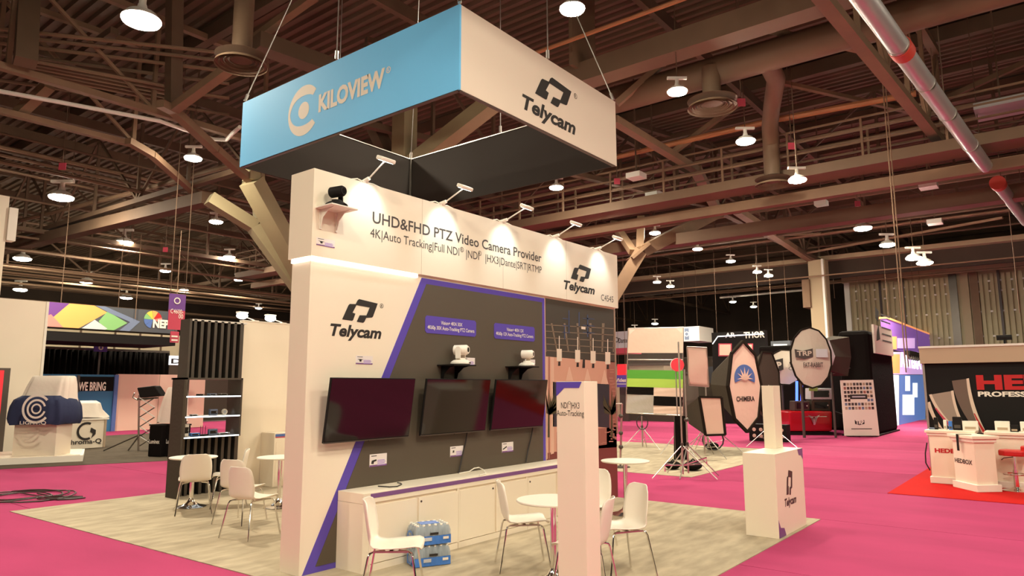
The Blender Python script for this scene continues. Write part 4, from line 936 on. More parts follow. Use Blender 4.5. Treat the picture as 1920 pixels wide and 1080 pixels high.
def obox(mb, c, w_, d_, z0, z1, ax=ax, nn=nn):
    c = V((c.x, c.y, 0)); e = [c+ax*a*w_/2+nn*b*d_/2 for a, b in ((-1, -1), (1, -1), (1, 1), (-1, 1))]
    return mb.hexa([q+Z*z0 for q in e]+[q+Z*z1 for q in e])
obox(MB(), pc+nn*.3, Wd, .6, .176, zt_).build('body', 'white_panel', t); obox(MB(), pc+nn*.3, Wd*.92, .54, .176, .24).build('plinth', 'white_plain', t)
def drape(name, label, c, ws, zs, ds, mat, amp=.03, n=48, ax=ax, nn=nn, cat='cover', seed=1, skew=None, parent=None):
    """cloth hanging over a thing: stacked soft-cornered rings with folds that grow towards the hem"""
    rr_ = random.Random(seed); ph = [rr_.uniform(0, 6.28) for _ in range(4)]; rings = []; m = len(zs)
    for k in range(m):
        rg = []; f = k/(m-1)
        for j in range(n):
            a = 2*math.pi*j/n; cs, sn = math.cos(a), math.sin(a); e_ = .45
            u = math.copysign(abs(cs)**e_, cs); v = math.copysign(abs(sn)**e_, sn)
            w_ = 1+amp*(f**.8)*(math.sin(9*a+ph[0])+.6*math.sin(14*a+ph[1]))/max(.3, ws[k]); sk = (skew[k] if skew else 0)
            rg.append(c+ax*(u*ws[k]/2*w_+sk)+nn*(v*ds[k]/2*w_)+Z*(zs[k]+.02*f*math.sin(5*a+ph[2])))
        rings.append(rg)
    cz = sum(zs)/m
    o = MB().loft(rings[::-1]).build(name, mat, parent, smooth=True)
    if parent is None: tag(o, label, cat)
    return o
z_top = loc3(70, 704).z; c_ = pc+nn*.35; c_.z = 0
drape('dust_sheet', 'white dust sheet over the podium display', c_, [Wd*.86, Wd*.92, Wd*1.0, Wd*1.1, Wd*1.2, Wd*1.25], [z_top, z_top-.03, z_top-.22, loc3(70, 745).z, loc3(70, 765).z, zt_+.03], [.35, .42, .55, .65, .75, .8], 'white_cloth', .05, n=72, seed=2, skew=[.12, .12, .10, .06, .04, .02])
zc0, zc1 = loc3(80, 797).z, loc3(80, 742).z
nv = drape('logo_cloth', 'navy logo cloth draped across the covered podium', c_-nn*.05, [Wd*.95, Wd*1.22, Wd*1.34, Wd*1.38, Wd*1.40, Wd*1.30], [zc1, zc1-.10, zc1-.26, zc1-.42, zc1-.56, zc0+.02], [.7, .92, .98, 1.0, 1.0, .98], 'navy', .06, n=72, seed=4, skew=[.02]*6)
fc = loc3(82, 766)-nn*.24; nx_ = ax.cross(Z)
for r0_, r1_, a0_, a1_ in ((.30, .36, .7, 5.6), (.19, .24, .3, 6.0), (.09, .13, 0, 6.28)): band(nv, fc+(nx_*.02), ax, Z, r0_*.95, r1_*.95, a0_, a1_, 'white_plain', 30)
lettering(nv, 'LIGHT.Q', fc-ax*.36-Z*.36+nx_*.02, ax, Z, .62, .075, 'white_plain', .01)
# counter with logo, covered
q0, q1 = gz(106, 845), gz(196, 839); d2 = depth((q0+q1)/2)
t = thing('logo_counter', 'white counter with round logo and dark lettering beside the podium', 'counter', (q0.x, q0.y, DZ))
z1_ = at(150, 787, d2).z; ax2 = (q1-q0).normalized(); nn2 = V((-ax2.y, ax2.x, 0)); cw = (q1-q0).length; cc = (q0+q1)/2+nn2*.45
def obox2(mb, c, w_, d_, z0, z1): return obox(mb, c, w_, d_, z0, z1, ax2, nn2)
obox2(MB(), cc, cw, .9, DZ, z1_-.02).build('body', 'white_panel', t); obox2(MB(), cc, cw+.1, 1.0, z1_-.02, z1_+.03).build('top', 'white_plain', t)
for a in (-1, 1): obox2(MB(), cc+ax2*a*(cw/2-.03)-nn2*.46, .06, .03, DZ, z1_-.02).build('corner_trim', 'brown_paper', t)
fc = (q0+q1)/2-nn2*.012; nrm2 = ax2.cross(Z)
band(t, fc+Z*(z1_*.60)+ax2*.10, ax2, Z, .20, .265, 1.1, 5.2, 'ink', 26); flat(t, [fc+Z*(z1_*.60)+ax2*a+Z*b+nrm2*.004 for a, b in ((.22, .10), (.36, .02), (.36, -.1), (.24, -.22), (.28, -.08), (.2, -.02))], 'ink', 'logo')
lettering(t, 'Chroma-Q', fc-ax2*.46+Z*(z1_*.17)+nrm2*.003, ax2, Z, 1.0, .13, 'ink', .02)
drape('dust_sheet', 'white dust sheet over the counter with the round logo', V((cc.x, cc.y, 0)), [cw*.55, cw*.72, cw*.85, cw*1.18], [at(150, 752, d2).z, at(150, 757, d2).z, at(150, 770, d2).z, z1_+.05], [.4, .6, .7, .98], 'white_cloth', .04, ax=ax2, nn=nn2, seed=7, skew=[.1, .1, .08, .05])
# blue and pink booth wall
BYY = 25.2
bx0, bx1 = XZ(84, 750, BYY)[0], XZ(218, 750, BYY)[0]; bz1 = XZ(150, 702, BYY)[1]
t = thing('blue_booth_wall', 'blue booth wall with dark windows and white lettering', 'display wall', (bx0, BYY, .006))
MB().bx(bx0-3, bx1, BYY, BYY+.2, .006, bz1).build('panel', 'wall_blue', t)
for u0, u1, v0, v1 in ((95, 137, 706, 733), (150, 212, 706, 733)):
    a, b = wy(u0, v0, BYY-.03), wy(u1, v1, BYY-.03); MB().bx(a.x, b.x, BYY-.03, BYY, b.z, a.z).build('window', 'black_gloss', t); MB().bx(a.x-.1, a.x, BYY-.05, BYY, b.z-.05, a.z+.05).build('window_frame', 'dark_steel', t)
a, b = wy(147, 732, BYY-.04), wy(198, 732, BYY-.04); lettering(t, 'WE BRING', (a.x, BYY-.035, a.z), X, Z, b.x-a.x, .32, 'white_plain', .03)
MB().bx(bx1-.15, bx1, BYY-.08, BYY, .006, bz1).build('post', 'logo_blue', t)
ex = XZ(352, 750, BYY)[0]
t = thing('pink_booth_wall', 'plain pinkish booth wall behind the scissor stand', 'display wall', (bx1, BYY, .006)); MB().bx(bx1+.02, ex+.8, BYY+.05, BYY+.25, .006, XZ(280, 702, BYY)[1]).build('panel', 'pink_wall', t); MB().bx(XZ(298, 750, BYY)[0]-.01, XZ(298, 750, BYY)[0]+.01, BYY+.04, BYY+.05, .006, XZ(280, 702, BYY)[1]).build('panel_joint', 'brown_paper', t)
# black drape on a truss
cy_ = 27.; dz0, dz1 = XZ(200, 702, cy_)[1], XZ(200, 658, cy_)[1]; dx0, dx1 = XZ(80, 680, cy_)[0], XZ(316, 680, cy_)[0]
t = thing('black_drape', 'long gathered black drape above the blue wall', 'curtain', (dx0, cy_, dz0))
MB().grid(lambda u, v: V((dx0+(dx1-dx0)*u, cy_+.10*math.sin(u*150)+.05*math.sin(u*61+2), dz0-1.0+(dz1-dz0+1.0)*v)), 260, 3).build('curtain', 'black_cloth', t, smooth=True, solid=.01)
MB().bar((dx0, cy_, dz1+.05), (dx1, cy_, dz1+.05), .1, .1).build('rail', 'dark_steel', t)
for f in (.0, .33, .66, 1.): MB().bar((dx0+(dx1-dx0)*f, cy_+.2, .006), (dx0+(dx1-dx0)*f, cy_+.2, dz1), .08, .08).build('pipe', 'dark_steel', t)
# beige structure behind it
hy_ = 34.; t = thing('wall_beige', 'beige hall wall behind the black drape', None, (0, hy_, 0), kind='structure')
MB().bx(XZ(80, 640, hy_)[0]-4, XZ(345, 640, hy_)[0]+3, hy_, hy_+.3, 0, XZ(200, 622, hy_)[1]).build('panel', 'beige_wall', t)
for u in (150, 215, 262, 302): x = XZ(u, 640, hy_)[0]; MB().bx(x-.05, x+.05, hy_-.03, hy_, 0, XZ(200, 622, hy_)[1]).build('panel_joint', 'roof_brown', t)
# big hanging banner with coloured chevrons
ny = 23.5; 
def NP(u, v): p_ = wy(u, v, ny); return V((p_.x, ny-.012, p_.z))
t = thing('hanging_banner', 'long dark hanging banner with coloured chevrons and a wheel logo', 'banner', NP(200, 618))
a, b, c, d = NP(88, 611), NP(332, 627), NP(332, 583), NP(92, 569); zb_, zt_2 = (a.z+b.z)/2, (c.z+d.z)/2
MB().bx(a.x, b.x, ny, ny+.12, zb_, zt_2).build('face', 'nep_grey', t)
H_ = zt_2-zb_; Lb = b.x-a.x
def NQ(f, g, l=0): return V((a.x+Lb*f, ny-.004-.002*l, zb_+H_*g))
for l, (pts, m) in enumerate([([(.0, 1), (.19, 1), (.04, .35), (0, .3)], 'violet'), ([(.14, 1), (.32, 1), (.42, .75), (.22, 0), (.1, 0), (.03, .35)], 'orange'), ([(0, 0), (.11, 0), (.02, .5), (0, .45)], 'salmon'), ([(.42, .80), (.58, .35), (.48, 0), (.40, 0), (.36, .35)], 'leaf_green'), ([(.33, .4), (.43, .05), (.41, 0), (.24, 0)], 'pale_grey'), ([(.33, 1), (.40, 1), (.68, .45), (.6, 0), (.52, 0), (.6, .4), (.44, .72)], 'slate_blue')]):
    flat(t, [NQ(f, g, l) for f, g in pts], m)
wc = NQ(.785, .58, 7)
for k, m in enumerate(('salmon', 'red', 'orange', 'yellow', 'leaf_green', 'logo_blue', 'logo_blue')): band(t, wc, X, Z, .02, H_*.40, math.radians(-20+k*40), math.radians(18+k*40), m, 8)
lettering(t, 'NEP', NQ(.785, .24, 8)-Y*.01, X, Z, Lb*.135, H_*.34, 'white_plain', .05)
for f in (.08, .5, .92): MB().tube([NQ(f, 1), NQ(f, 1)+Z*(12.02-zt_2)], .015, 5).build('cable', 'roof_brown', t)
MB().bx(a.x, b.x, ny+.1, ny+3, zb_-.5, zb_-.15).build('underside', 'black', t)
# aisle number banner
ay = 15.
def AP(u, v): p_ = wy(u, v, ay); return V((p_.x, ay-.006, p_.z))
t = thing('aisle_banner', 'purple aisle banner with booth numbers hanging behind the tower', 'banner', AP(332, 600)); a, b = AP(315, 600), AP(349, 553)
MB().bx(a.x, b.x, ay, ay+.03, a.z, b.z).build('cloth', 'banner_purple', t); MB().bx(a.x, b.x, ay-.004, ay, AP(320, 602).z-.25, AP(320, 581).z).build('lower_cloth', 'banner_red', t)
lettering(t, 'C4600-', AP(319, 587)-Y*.01, X, Z, (b.x-a.x)*.78, .13, 'white_plain', .01); lettering(t, '00', AP(334, 597)-Y*.01, X, Z, (b.x-a.x)*.28, .13, 'white_plain', .01); band(t, AP(332, 564)-Y*.008, X, Z, .07, .1, 0, 6.28, 'white_plain', 18)
MB().tube([V((a.x+.02, ay, b.z)), V((a.x+.02, ay, 12.02))], .012, 5).build('cable', 'roof_brown', t); MB().tube([V((b.x-.02, ay, b.z)), V((b.x-.02, ay, 12.02))], .012, 5).build('cable', 'roof_brown', t)
t = thing('aisle_tag', 'small red tag banner below the aisle banner', 'banner', AP(326, 642)); a, b = AP(319, 642), AP(336, 622); MB().bx(a.x, b.x, ay, ay+.03, a.z, b.z).build('cloth', 'banner_red', t); MB().tube([V(((a.x+b.x)/2, ay+.01, b.z)), V(((a.x+b.x)/2, ay+.01, AP(326, 600).z-.2))], .012, 5).build('cable', 'roof_brown', t)
for k in range(2): c_ = AP(321, 632+k*7)-Y*.005; flat(t, [c_, c_+X*(b.x-a.x)*.75, c_+X*(b.x-a.x)*.75+Z*.05, c_+Z*.05], 'white_plain', 'line_of_print')
# small purple screen and lit sign
a, b = wy(176, 659, 26.5), wy(202, 645, 26.5); t = thing('small_sign', 'small purple sign standing above the black drape', 'sign', (a.x, 26.5, a.z)); MB().bx(a.x, b.x, 26.5, 26.55, a.z, b.z).build('face', 'purple', t); MB().bx((a.x+b.x)/2-.04, (a.x+b.x)/2+.04, 26.55, 26.6, .006, b.z).build('post', 'dark_steel', t)
band(t, ((a.x+b.x)/2, 26.49, (a.z+b.z)/2), X, Z, .05, .1, 0, 6.28, 'white_plain', 14)
a, b = wy(318, 684, 24), wy(356, 668, 24); t = thing('lit_sign', 'white lit sign partly hidden by the tower', 'sign', (a.x, 24, a.z)); MB().bx(a.x, b.x+.4, 24, 24.1, a.z, b.z).build('face', 'led_white', t); lettering(t, 'DIM', V((a.x+.05, 23.99, a.z+.06)), X, Z, b.x-a.x+.2, .2, 'ink', .03); MB().bx(b.x, b.x+.1, 24.1, 24.2, .006, a.z+.1).build('post', 'dark_steel', t)
# scissor stand with light
b0 = gz(272, 846); ds = depth(b0)
def SP(u, v, dd=0.): return at(u, v, ds+dd)
t = thing('scissor_stand', 'folding scissor stand carrying a black lamp head', 'stand', b0)
for dd in (-.12, .12):
    for k in range(5):
        y0 = 836-k*18; MB().bar(SP(262, y0, dd), SP(290, y0-18, dd), .035, .02).build('scissor_arm', 'dark_steel', t); MB().bar(SP(290, y0, dd), SP(262, y0-18, dd), .035, .02).build('scissor_arm', 'lamp_white', t)
MB().tube([V((SP(260, 838).x, SP(260, 838).y, DZ+.002)), SP(261, 740)], .03, 8).build('mast', 'steel', t); MB().bar(SP(258, 748), SP(296, 746), .06, .04).build('platform', 'dark_steel', t)
for u in (194, 240, 296): ft = SP(u, 846, -.2); ft.z = DZ+.022; MB().tube([SP(262, 815), ft], .02, 6).build('leg', 'dark_steel', t)
e = [SP(256, 727, -.15), SP(290, 723, -.15), SP(303, 742, -.15), SP(262, 746, -.15)]; MB().hexa(e+[q+nn*.35 for q in e]).build('lamp_head', 'black', t, bevel=.03); MB().tube([SP(252, 737), SP(249, 745), SP(258, 750), SP(285, 748)], .02, 6).build('yoke', 'steel', t)
# black cases with lettering and a sheet-covered thing
for k, (u0, u1, lab) in enumerate(((276, 301, 'black skirted case with white lettering beside the scissor stand'), (308, 333, 'black skirted case with white lettering next to the tower'))):
    a, b = gz(u0, 857), gz(u1, 858); dcase = depth(a); zt_3 = at(u0, 796, dcase).z; axc = (b-a).normalized(); nnc = V((-axc.y, axc.x, 0)); wcs = (b-a).length
    t = thing('skirted_case', lab, 'case', a, 'skirted cases'); cc_ = (a+b)/2+nnc*wcs*.45
    obox(MB(), cc_, wcs*.96, wcs*.9, DZ, zt_3-.04, axc, nnc).build('skirt', 'black_cloth', t, bevel=.02); obox(MB(), cc_, wcs, wcs*.94, zt_3-.04, zt_3, axc, nnc).build('lid', 'black', t)
    lettering(t, 'Luminex', a+axc*.04-nnc*.01+Z*(zt_3*.42), axc, Z, wcs*.78, .10, 'white_plain', .02)
a, b = gz(284, 857), gz(330, 858); c_ = (a+b)/2+nn*.35; dd_ = depth(c_); zc_ = at(305, 795, depth(gz(300, 857))).z+.012
drape('dust_sheet', 'white dust sheet over tall gear standing on the black cases', V((c_.x, c_.y, 0)), [.40, .46, .56, .62, .66], [at(318, 726, dd_).z, at(318, 730, dd_).z, at(318, 750, dd_).z, at(318, 775, dd_).z, zc_+.02], [.3, .36, .42, .46, .5], 'white_cloth', .03, n=60, seed=9, skew=[.08, .08, .04, 0, 0])
# coiled cable on the pink carpet
pts = []
for k in range(60):
    a = k*.36; r_ = .60+.20*math.sin(k*.23); c0 = gz(45, 930, .03); pts.append(V((c0.x, c0.y, .02+.012*math.sin(k*.9)+.012))+_r*(r_*math.cos(a)*.95)+V((_f.x, _f.y, 0)).normalized()*(r_*math.sin(a)*.9))
pts += [gz(110, 937, .02), gz(135, 936, .02), gz(160, 933, .02)]
o = MB().tube(pts, .011, 6).build('cable', 'ink_brown', smooth=True); tag(o, 'coiled dark cable lying on the pink carpet', 'cable')
for k in range(3):
    o = MB().tube([gz(70, 925+k*5, .03), gz(95, 930+k*3, .03), gz(130, 931+k*2, .02), gz(155, 931+k, .02)], .013, 6).build('cable', 'ink_brown', smooth=True); tag(o, 'cable tail running out of the coil on the pink carpet', 'cable', 'cable tails on the pink carpet')

# arm lamps on top of the plain wall, shining over its far side
for k, (bp, hp, lab) in enumerate([((478, 601), (454, 592), 'glowing arm lamp on the plain white wall, next to the tower'), ((530, 606), (507, 597), 'glowing arm lamp on the plain white wall, next to the booth header')]):
    b = wy(*bp, TY+.23); b.z = pz1+.02; h = wx(*hp, b.x); t = thing('arm_light', lab, 'lamp', b, 'arm lamps on the plain wall')
    MB().bx(b.x-.05, b.x+.05, b.y-.06, b.y+.06, b.z, b.z+.012).build('clamp', 'white_plain', t); MB().tube([b+Z*.01, h], .012, 8).build('arm', 'white_plain', t)
    MB().ball(h, .09, 14, (1.2, 1, .7)).build('glass', 'cool_led', t, smooth=True); MB().bar(h+Z*.06-X*.1, h+Z*.06+X*.1, .1, .03).build('head', 'white_plain', t)
# ================================================================== LIGHTING-GEAR BOOTH ACROSS THE AISLE
IZ = .014
def oframe(px, py, z=0.0):
    """local frame facing the camera at a floor point: origin, right, away, depth"""
    o = gz(px, py, z); f2 = V((_f.x, _f.y, 0)).normalized(); r2 = V((_r.x, _r.y, 0)).normalized(); return o, r2, f2, depth(o)
def stand(t, base, ztop, spread=.55, r=.016, mat='steel', legs=3, a0=.3, zj=.62):
    MB().tube([base+Z*.06, base+Z*ztop], r, 8).build('mast', mat, t)
    for k in range(legs):
        a = a0+2*math.pi*k/legs; d_ = V((math.cos(a), math.sin(a), 0))*spread
        MB().tube([base+Z*zj, base+d_+Z*.012], .011, 6).build('leg', mat, t); MB().tube([base+Z*.22, base+d_*.55+Z*(zj*.45)], .007, 5).build('strut', mat, t)
    MB().tube([base+Z*(zj-.04), base+Z*(zj+.04)], r*1.7, 8).build('collar', 'dark_steel', t)
# --- colour-chart frame
o_, r_, a_, d_ = oframe(1205, 842, IZ)
def FP(u, v, dd=0.): return at(u, v, d_+dd)
t = thing('test_frame', 'upright frame stretched with cloth in white, black and two greens', 'backdrop frame', o_)
TL, TR, BR, BL = FP(1178, 616), FP(1281, 614), FP(1280, 779), FP(1174, 774)
def FQ(u, v, l=0.): return TL.lerp(TR, u).lerp(BL.lerp(BR, u), v)-a_*(.008+.003*l)
for a, b in (((0, 0), (1, 0)), ((1, 0), (1, 1)), ((1, 1), (0, 1)), ((0, 1), (0, 0)), ((0, .37), (1, .37))): MB().tube([FQ(*a)+a_*.02, FQ(*b)+a_*.02], .02, 8).build('frame_tube', 'steel', t)
def cloth(u0, u1, v0, v1, mat, amp=.006): return MB().grid(lambda i, j: FQ(u0+(u1-u0)*i, v0+(v1-v0)*j)+a_*(amp*math.sin(9*i*(u1-u0)+7*j)*math.sin(3.1*j+1)), 10, 8).build('cloth', mat, t, smooth=True)
cloth(0, 1, 0, .29, 'pink_cloth'); cloth(0, 1, .49, .59, 'green', .002); cloth(0, 1, .59, .69, 'lime', .002)
cloth(0, .48, .69, .78, 'black_cloth'); cloth(.48, 1, .69, .79, 'pink_cloth'); cloth(0, .48, .78, .99, 'silver_cloth', .012); cloth(.48, 1, .79, .90, 'black_cloth'); cloth(.48, 1, .90, .99, 'pink_cloth', .01)
for u0, u1 in ((.02, .12), (.88, .98)):
    c = u0 if u0 < .5 else u1; flat(t, [FQ(c, .01, 1), FQ(.13 if c < .5 else .87, .01, 1), FQ(c, .075, 1)], 'white_cloth', 'corner_patch')
MB().grid(lambda i, j: FQ(i, .29+.20*j), 2, 2).build('clear_film', 'frame_film', t)
stand(t, o_, FQ(.3, .9).z, .62, .02)
pts = [o_+Z*.75+r_*(.16*math.cos(k*.5))-a_*.05+Z*(.2*math.sin(k*.5)) for k in range(26)]; MB().tube(pts, .014, 6).build('cable_coil', 'ink', t)
# red round lamp gel
o2, r2, a2, d2 = oframe(1265, 880, IZ); c = at(1270, 684, d_-1.5)
t = thing('red_lamp', 'red glowing lamp head in front of the colour frame', 'lamp', (c.x, c.y, IZ)); MB().tube([c, c-a_*.03], .17, 24).build('gel', 'red_lit', t); MB().tube([c+a_*.03, c+a_*.32+r_*.05], [.18, .1], 20).build('housing', 'lamp_white', t, smooth=True); stand(t, V((c.x+a_.x*.2, c.y+a_.y*.2, IZ)), c.z, .5)
# --- small diffusion flag on stand
o_, r_, a_, d_ = oframe(1291, 893, IZ)
t = thing('diffusion_flag', 'small upright diffusion panel on a stand beside the colour frame', 'light panel', o_)
q = [at(1288, 650, d_), at(1325, 652, d_), at(1329, 725, d_), at(1292, 722, d_)]
MB().grid(lambda i, j: q[0].lerp(q[1], i).lerp(q[3].lerp(q[2], i), j)+a_*.012*math.sin(7*j+2*i), 8, 10).build('cloth', 'pink_cloth', t, smooth=True, solid=.006)
for k in range(4): MB().tube([q[k], q[(k+1) % 4]], .012, 6).build('frame_tube', 'steel', t)
MB().bar(q[0].lerp(q[3], .55), q[0].lerp(q[3], .55)+a_*.06+r_*.02, .05, .05).build('grip_head', 'dark_steel', t); stand(t, o_, q[3].z+.3, .6, .018, a0=1.2)
# second stand with knobs just in front of it
o3, r3, a3, d3 = oframe(1281, 895, IZ); t = thing('light_stand', 'tall steel stand with clamp beside the diffusion panel', 'stand', o3); stand(t, o3, at(1281, 640, d3).z, .7, .018, a0=2.6)
MB().ball(at(1287, 787, d3), .05, sc=(1, 1, .8)).build('clamp', 'dark_steel', t); 
for u, v in ((1247, 884), (1325, 870)): MB().tube([at(1281, 872, d3), at(u, v-12, d3-.1), at(u, v, d3-.1)], .014, 6).build('outrigger', 'chrome', t)
# black floor flag leaning
o4, r4, a4, d4 = oframe(1274, 862, IZ); t = thing('black_flag', 'tall narrow black flag standing under the colour frame', 'light panel', o4); q = [at(1264, 780, d4), at(1289, 780, d4), at(1289, 862, d4), at(1264, 862, d4)]
for k in (2, 3): q[k].z = IZ+.003
MB().hexa([q[3], q[2], q[2]+a4*.03, q[3]+a4*.03, q[0], q[1], q[1]+a4*.03, q[0]+a4*.03]).build('cloth', 'black_cloth', t); MB().tube([q[0]-Z*.0, q[0]+r4*.001-Z*(q[0].z-.02)], .012, 6).build('edge_tube', 'dark_steel', t)
# sand bags / clutter on the floor
for k, (u, v, s, lab) in enumerate(((1300, 882, .20, 'black sand bag slumped at the foot of the stands'), (1262, 880, .17, 'smaller black sand bag beside the stands'), (1335, 843, .2, 'black cable bundle heap behind the stands'))):
    p = gz(u, v, IZ); t = thing('sand_bag', lab, 'sand bag', p); MB().ball(p+Z*(s*.5+.004), s, 14, (1.3, .9, .5)).build('bag', 'black_cloth', t, smooth=True); MB().tube([p+Z*s*.7-r_*s*.5, p+Z*s*1.2, p+Z*s*.7+r_*s*.5], .016, 6).build('strap', 'black', t)
# --- big octagonal softbox
def softbox(t, face, apex, mat_face, n, rim=.05, bk=.14):
    """face: ring of points, apex: ring centre at the back"""
    c = sum(face, V((0, 0, 0)))/len(face); back = [apex+(p-c)*bk for p in face]
    MB().add(face, [tuple(range(len(face)))]).build('front_cloth', mat_face, t)
    k = len(face); MB().add(face+back, [(i, (i+1) % k, k+(i+1) % k, k+i) for i in range(k)]+[tuple(range(k, 2*k))]).build('side_cloth', 'fabric_grey', t)
    for i in range(k): MB().bar(face[i], face[(i+1) % k], rim, rim).build('rim', 'fabric_black', t)
def facing(px0, px1, py0, py1, dd, ang, n, a0=0., sx=1.):
    """ring of n points standing upright, its normal turned ang degrees to the right of the camera line; fits the given pixel box"""
    c = at((px0+px1)/2, (py0+py1)/2, dd); s_ = dd/FPX; rv = (py1-py0)/2*s_; rhv = (px1-px0)/2*s_/max(.2, math.cos(math.radians(ang)))
    f2 = V((c.x-CAM.x, c.y-CAM.y, 0)).normalized(); r2 = f2.cross(Z); h = r2*math.cos(math.radians(ang))+f2*math.sin(math.radians(ang)); nr = r2*math.sin(math.radians(ang))-f2*math.cos(math.radians(ang))
    return c, h, nr, rv, rhv, [c+h*rhv*math.cos(a0+2*math.pi*k/n)+Z*rv*math.sin(a0+2*math.pi*k/n) for k in range(n)]
o_, r_, a_, d_ = oframe(1352, 852, IZ)
c, h, nr, rv, rh_, ring = facing(1367, 1426, 640, 808, d_, 58, 8, math.pi/2)
t = thing('octagonal_softbox', 'huge octagonal softbox with blue sunburst logo', 'softbox', o_)
softbox(t, ring, c-nr*.85+Z*.05, 'pink_cloth', 8, .07, .36)
lc = c+Z*rv*.18+nr*.012
band(t, lc, h, Z, 0.001, rh_*.62, math.radians(-20), math.radians(200), 'logo_blue', 24, rv*.3/(rh_*.62))
for k in range(7):
    a = math.radians(-5+k*32); tip = lc+h*rh_*.5*math.cos(a)+Z*rv*.25*math.sin(a)+nr*.01; b1 = lc+h*rh_*.2*math.cos(a+.35)+Z*rv*.06*math.sin(a+.35)+nr*.01; b2 = lc+h*rh_*.2*math.cos(a-.35)+Z*rv*.06*math.sin(a-.35)+nr*.01
    flat(t, [tip, b1, lc+nr*.01-Z*rv*.06, b2], 'pink_cloth', 'logo')
lettering(t, 'CHIMERA', c-h*rh_*.55-Z*rv*.33+nr*.004, h, Z, rh_*1.1, rv*.10, 'ink', .03)
for k in (1, 3): MB().bar(c-nr*.5+h*rh_*.2-Z*.1+Z*.25*k*.3, c-nr*.5+h*rh_*.2-Z*.1+Z*.25*k*.3-a_*.001+r_*.1, .1, .12).build('white_tag', 'white_plain', t)
stand(t, V((c.x, c.y, IZ))-nr*1.2, c.z, .9, .025, zj=.8, a0=.8)
# --- rectangular softbox
o_, r_, a_, d_ = oframe(1352, 858, IZ)
q = [at(1311, 744, d_-.6), at(1353, 745, d_-.6), at(1360, 815, d_-.6), at(1323, 816, d_-.6)]
t = thing('rectangular_softbox', 'rectangular softbox tilted down in front of the octagonal one', 'softbox', o_); softbox(t, q[::-1], sum(q, V((0, 0, 0)))/4-r_*.38+a_*.5, 'pink_cloth', 4, .05, .45); stand(t, V((o_.x, o_.y, IZ))-r_*.35+a_*.2, q[0].z-.15, .75, .02, a0=.1)
# another dark softbox behind
o_, r_, a_, d_ = oframe(1430, 836, IZ)
c, h, nr, rv, rh_, ring = facing(1420, 1462, 655, 790, d_, 62, 8, math.pi/8)
t = thing('black_softbox', 'black softbox turned away behind the octagonal one', 'softbox', o_); softbox(t, ring, c+nr*-1.1, 'fabric_grey', 8, .05); stand(t, V((c.x, c.y, IZ)), c.z, .8)
# coil of cables at the back
pts = [gz(1338, 850, IZ)+Z*.35+r_*(.28*math.cos(k*.45))+Z*(.26*math.sin(k*.45)) for k in range(34)]; o = MB().tube(pts, .02, 6).build('cable', 'ink', smooth=True); tag(o, 'black cable coil hanging behind the softbox stands', 'cable')
# grey monopod-like stand by the mural
o_, r_, a_, d_ = oframe(1163, 876, IZ); t = thing('light_stand', 'grey stand with black joints standing beside the mural end', 'stand', o_); MB().tube([o_, at(1166, 757, d_)], .025, 8).build('mast', 'steel', t); MB().tube([at(1166, 757, d_), at(1155, 757, d_), at(1155, 790, d_)], .02, 8).build('handle', 'steel', t)
for v in (780, 812, 838): MB().ball(at(1164, v, d_), .05).build('joint', 'dark_steel', t)
MB().lathe([(.22, 0), (.22, .015), (.03, .03)], o_, 20).build('foot', 'dark_steel', t)
# --- big round reflectors on the black booth
def dome(t, px0, px1, py0, py1, dd, ang, n=14, mat='dome_cloth'):
    c, h, nr, rv, rh_, ring = facing(px0, px1, py0, py1, dd, ang, n, .2)
    ring2 = [c+(p-c)*.55-nr*-.05 for p in ring]; k = n
    MB().add(ring+[c+nr*.16], [(i, (i+1) % k, k) for i in range(k)]).build('cloth', mat, t, smooth=False)
    for i in range(k): MB().bar(ring[i], ring[(i+1) % k], .05, .05).build('rim', 'fabric_black', t)
    for i in range(0, k, 2): MB().tube([ring[i]-nr*.02, c-nr*.55+(ring[i]-c)*.15], .012, 5).build('rib', 'steel', t)
    return c, h, nr, rv, rh_
BD = depth((24.5, 1.5, 1.5))
t = thing('round_reflector', 'large pleated white reflector on the black booth, lettered below its emblem', 'reflector', (23.8, 1.6, IZ)); c, h, nr, rv, rh_ = dome(t, 1485, 1556, 614, 727, BD-3.2, 24)
lettering(t, 'FAT-RABBIT', c-h*rh_*.5-Z*rv*.32+nr*.18, h, Z, rh_*.95, .15, 'grey_ink', .02); flat(t, [c+h*x+Z*y_+nr*.18 for x, y_ in ((-.62, .28), (-.35, .22), (0, .3), (0, .02), (-.3, -.06), (-.6, 0))], 'grey_ink', 'logo')
lettering(t, 'TRP', c-h*.55+Z*.06+nr*.2, h, Z, .5, .15, 'dome_cloth', .03); flat(t, [c+h*x+Z*y_+nr*.18 for x, y_ in ((.1, .28), (.5, .28), (.5, 0), (.1, 0))], 'pale_grey', 'logo')
pb = c-nr*.9; MB().tube([V((pb.x, pb.y, IZ)), pb], .05, 8).build('mast', 'dark_steel', t)
# inner grey box of that fixture, at its right
cb = at(1562, 672, BD-2.5); f2 = V((_f.x, _f.y, 0)).normalized(); r2 = V((_r.x, _r.y, 0)).normalized()
t2 = thing('lamp_box', 'grey many-sided light box behind the large reflector', 'softbox', (cb.x, cb.y, IZ)); e = [at(u, v, BD-2.6) for u, v in ((1533, 640), (1555, 638), (1566, 668), (1558, 694), (1541, 692))]; e3 = [at(u, v, BD-2.0) for u, v in ((1560, 630), (1592, 632), (1596, 670), (1590, 705), (1562, 705))]
MB().add(e, [tuple(range(5))]).build('front_cloth', 'pale_grey', t2); MB().add(e+e3, [(i, (i+1) % 5, 5+(i+1) % 5, 5+i) for i in range(5)]+[tuple(range(5, 10))]).build('side_cloth', 'fabric_grey', t2)
MB().tube([V((cb.x, cb.y, IZ))+f2*.2, cb+f2*.2], .04, 8).build('mast', 'dark_steel', t2)
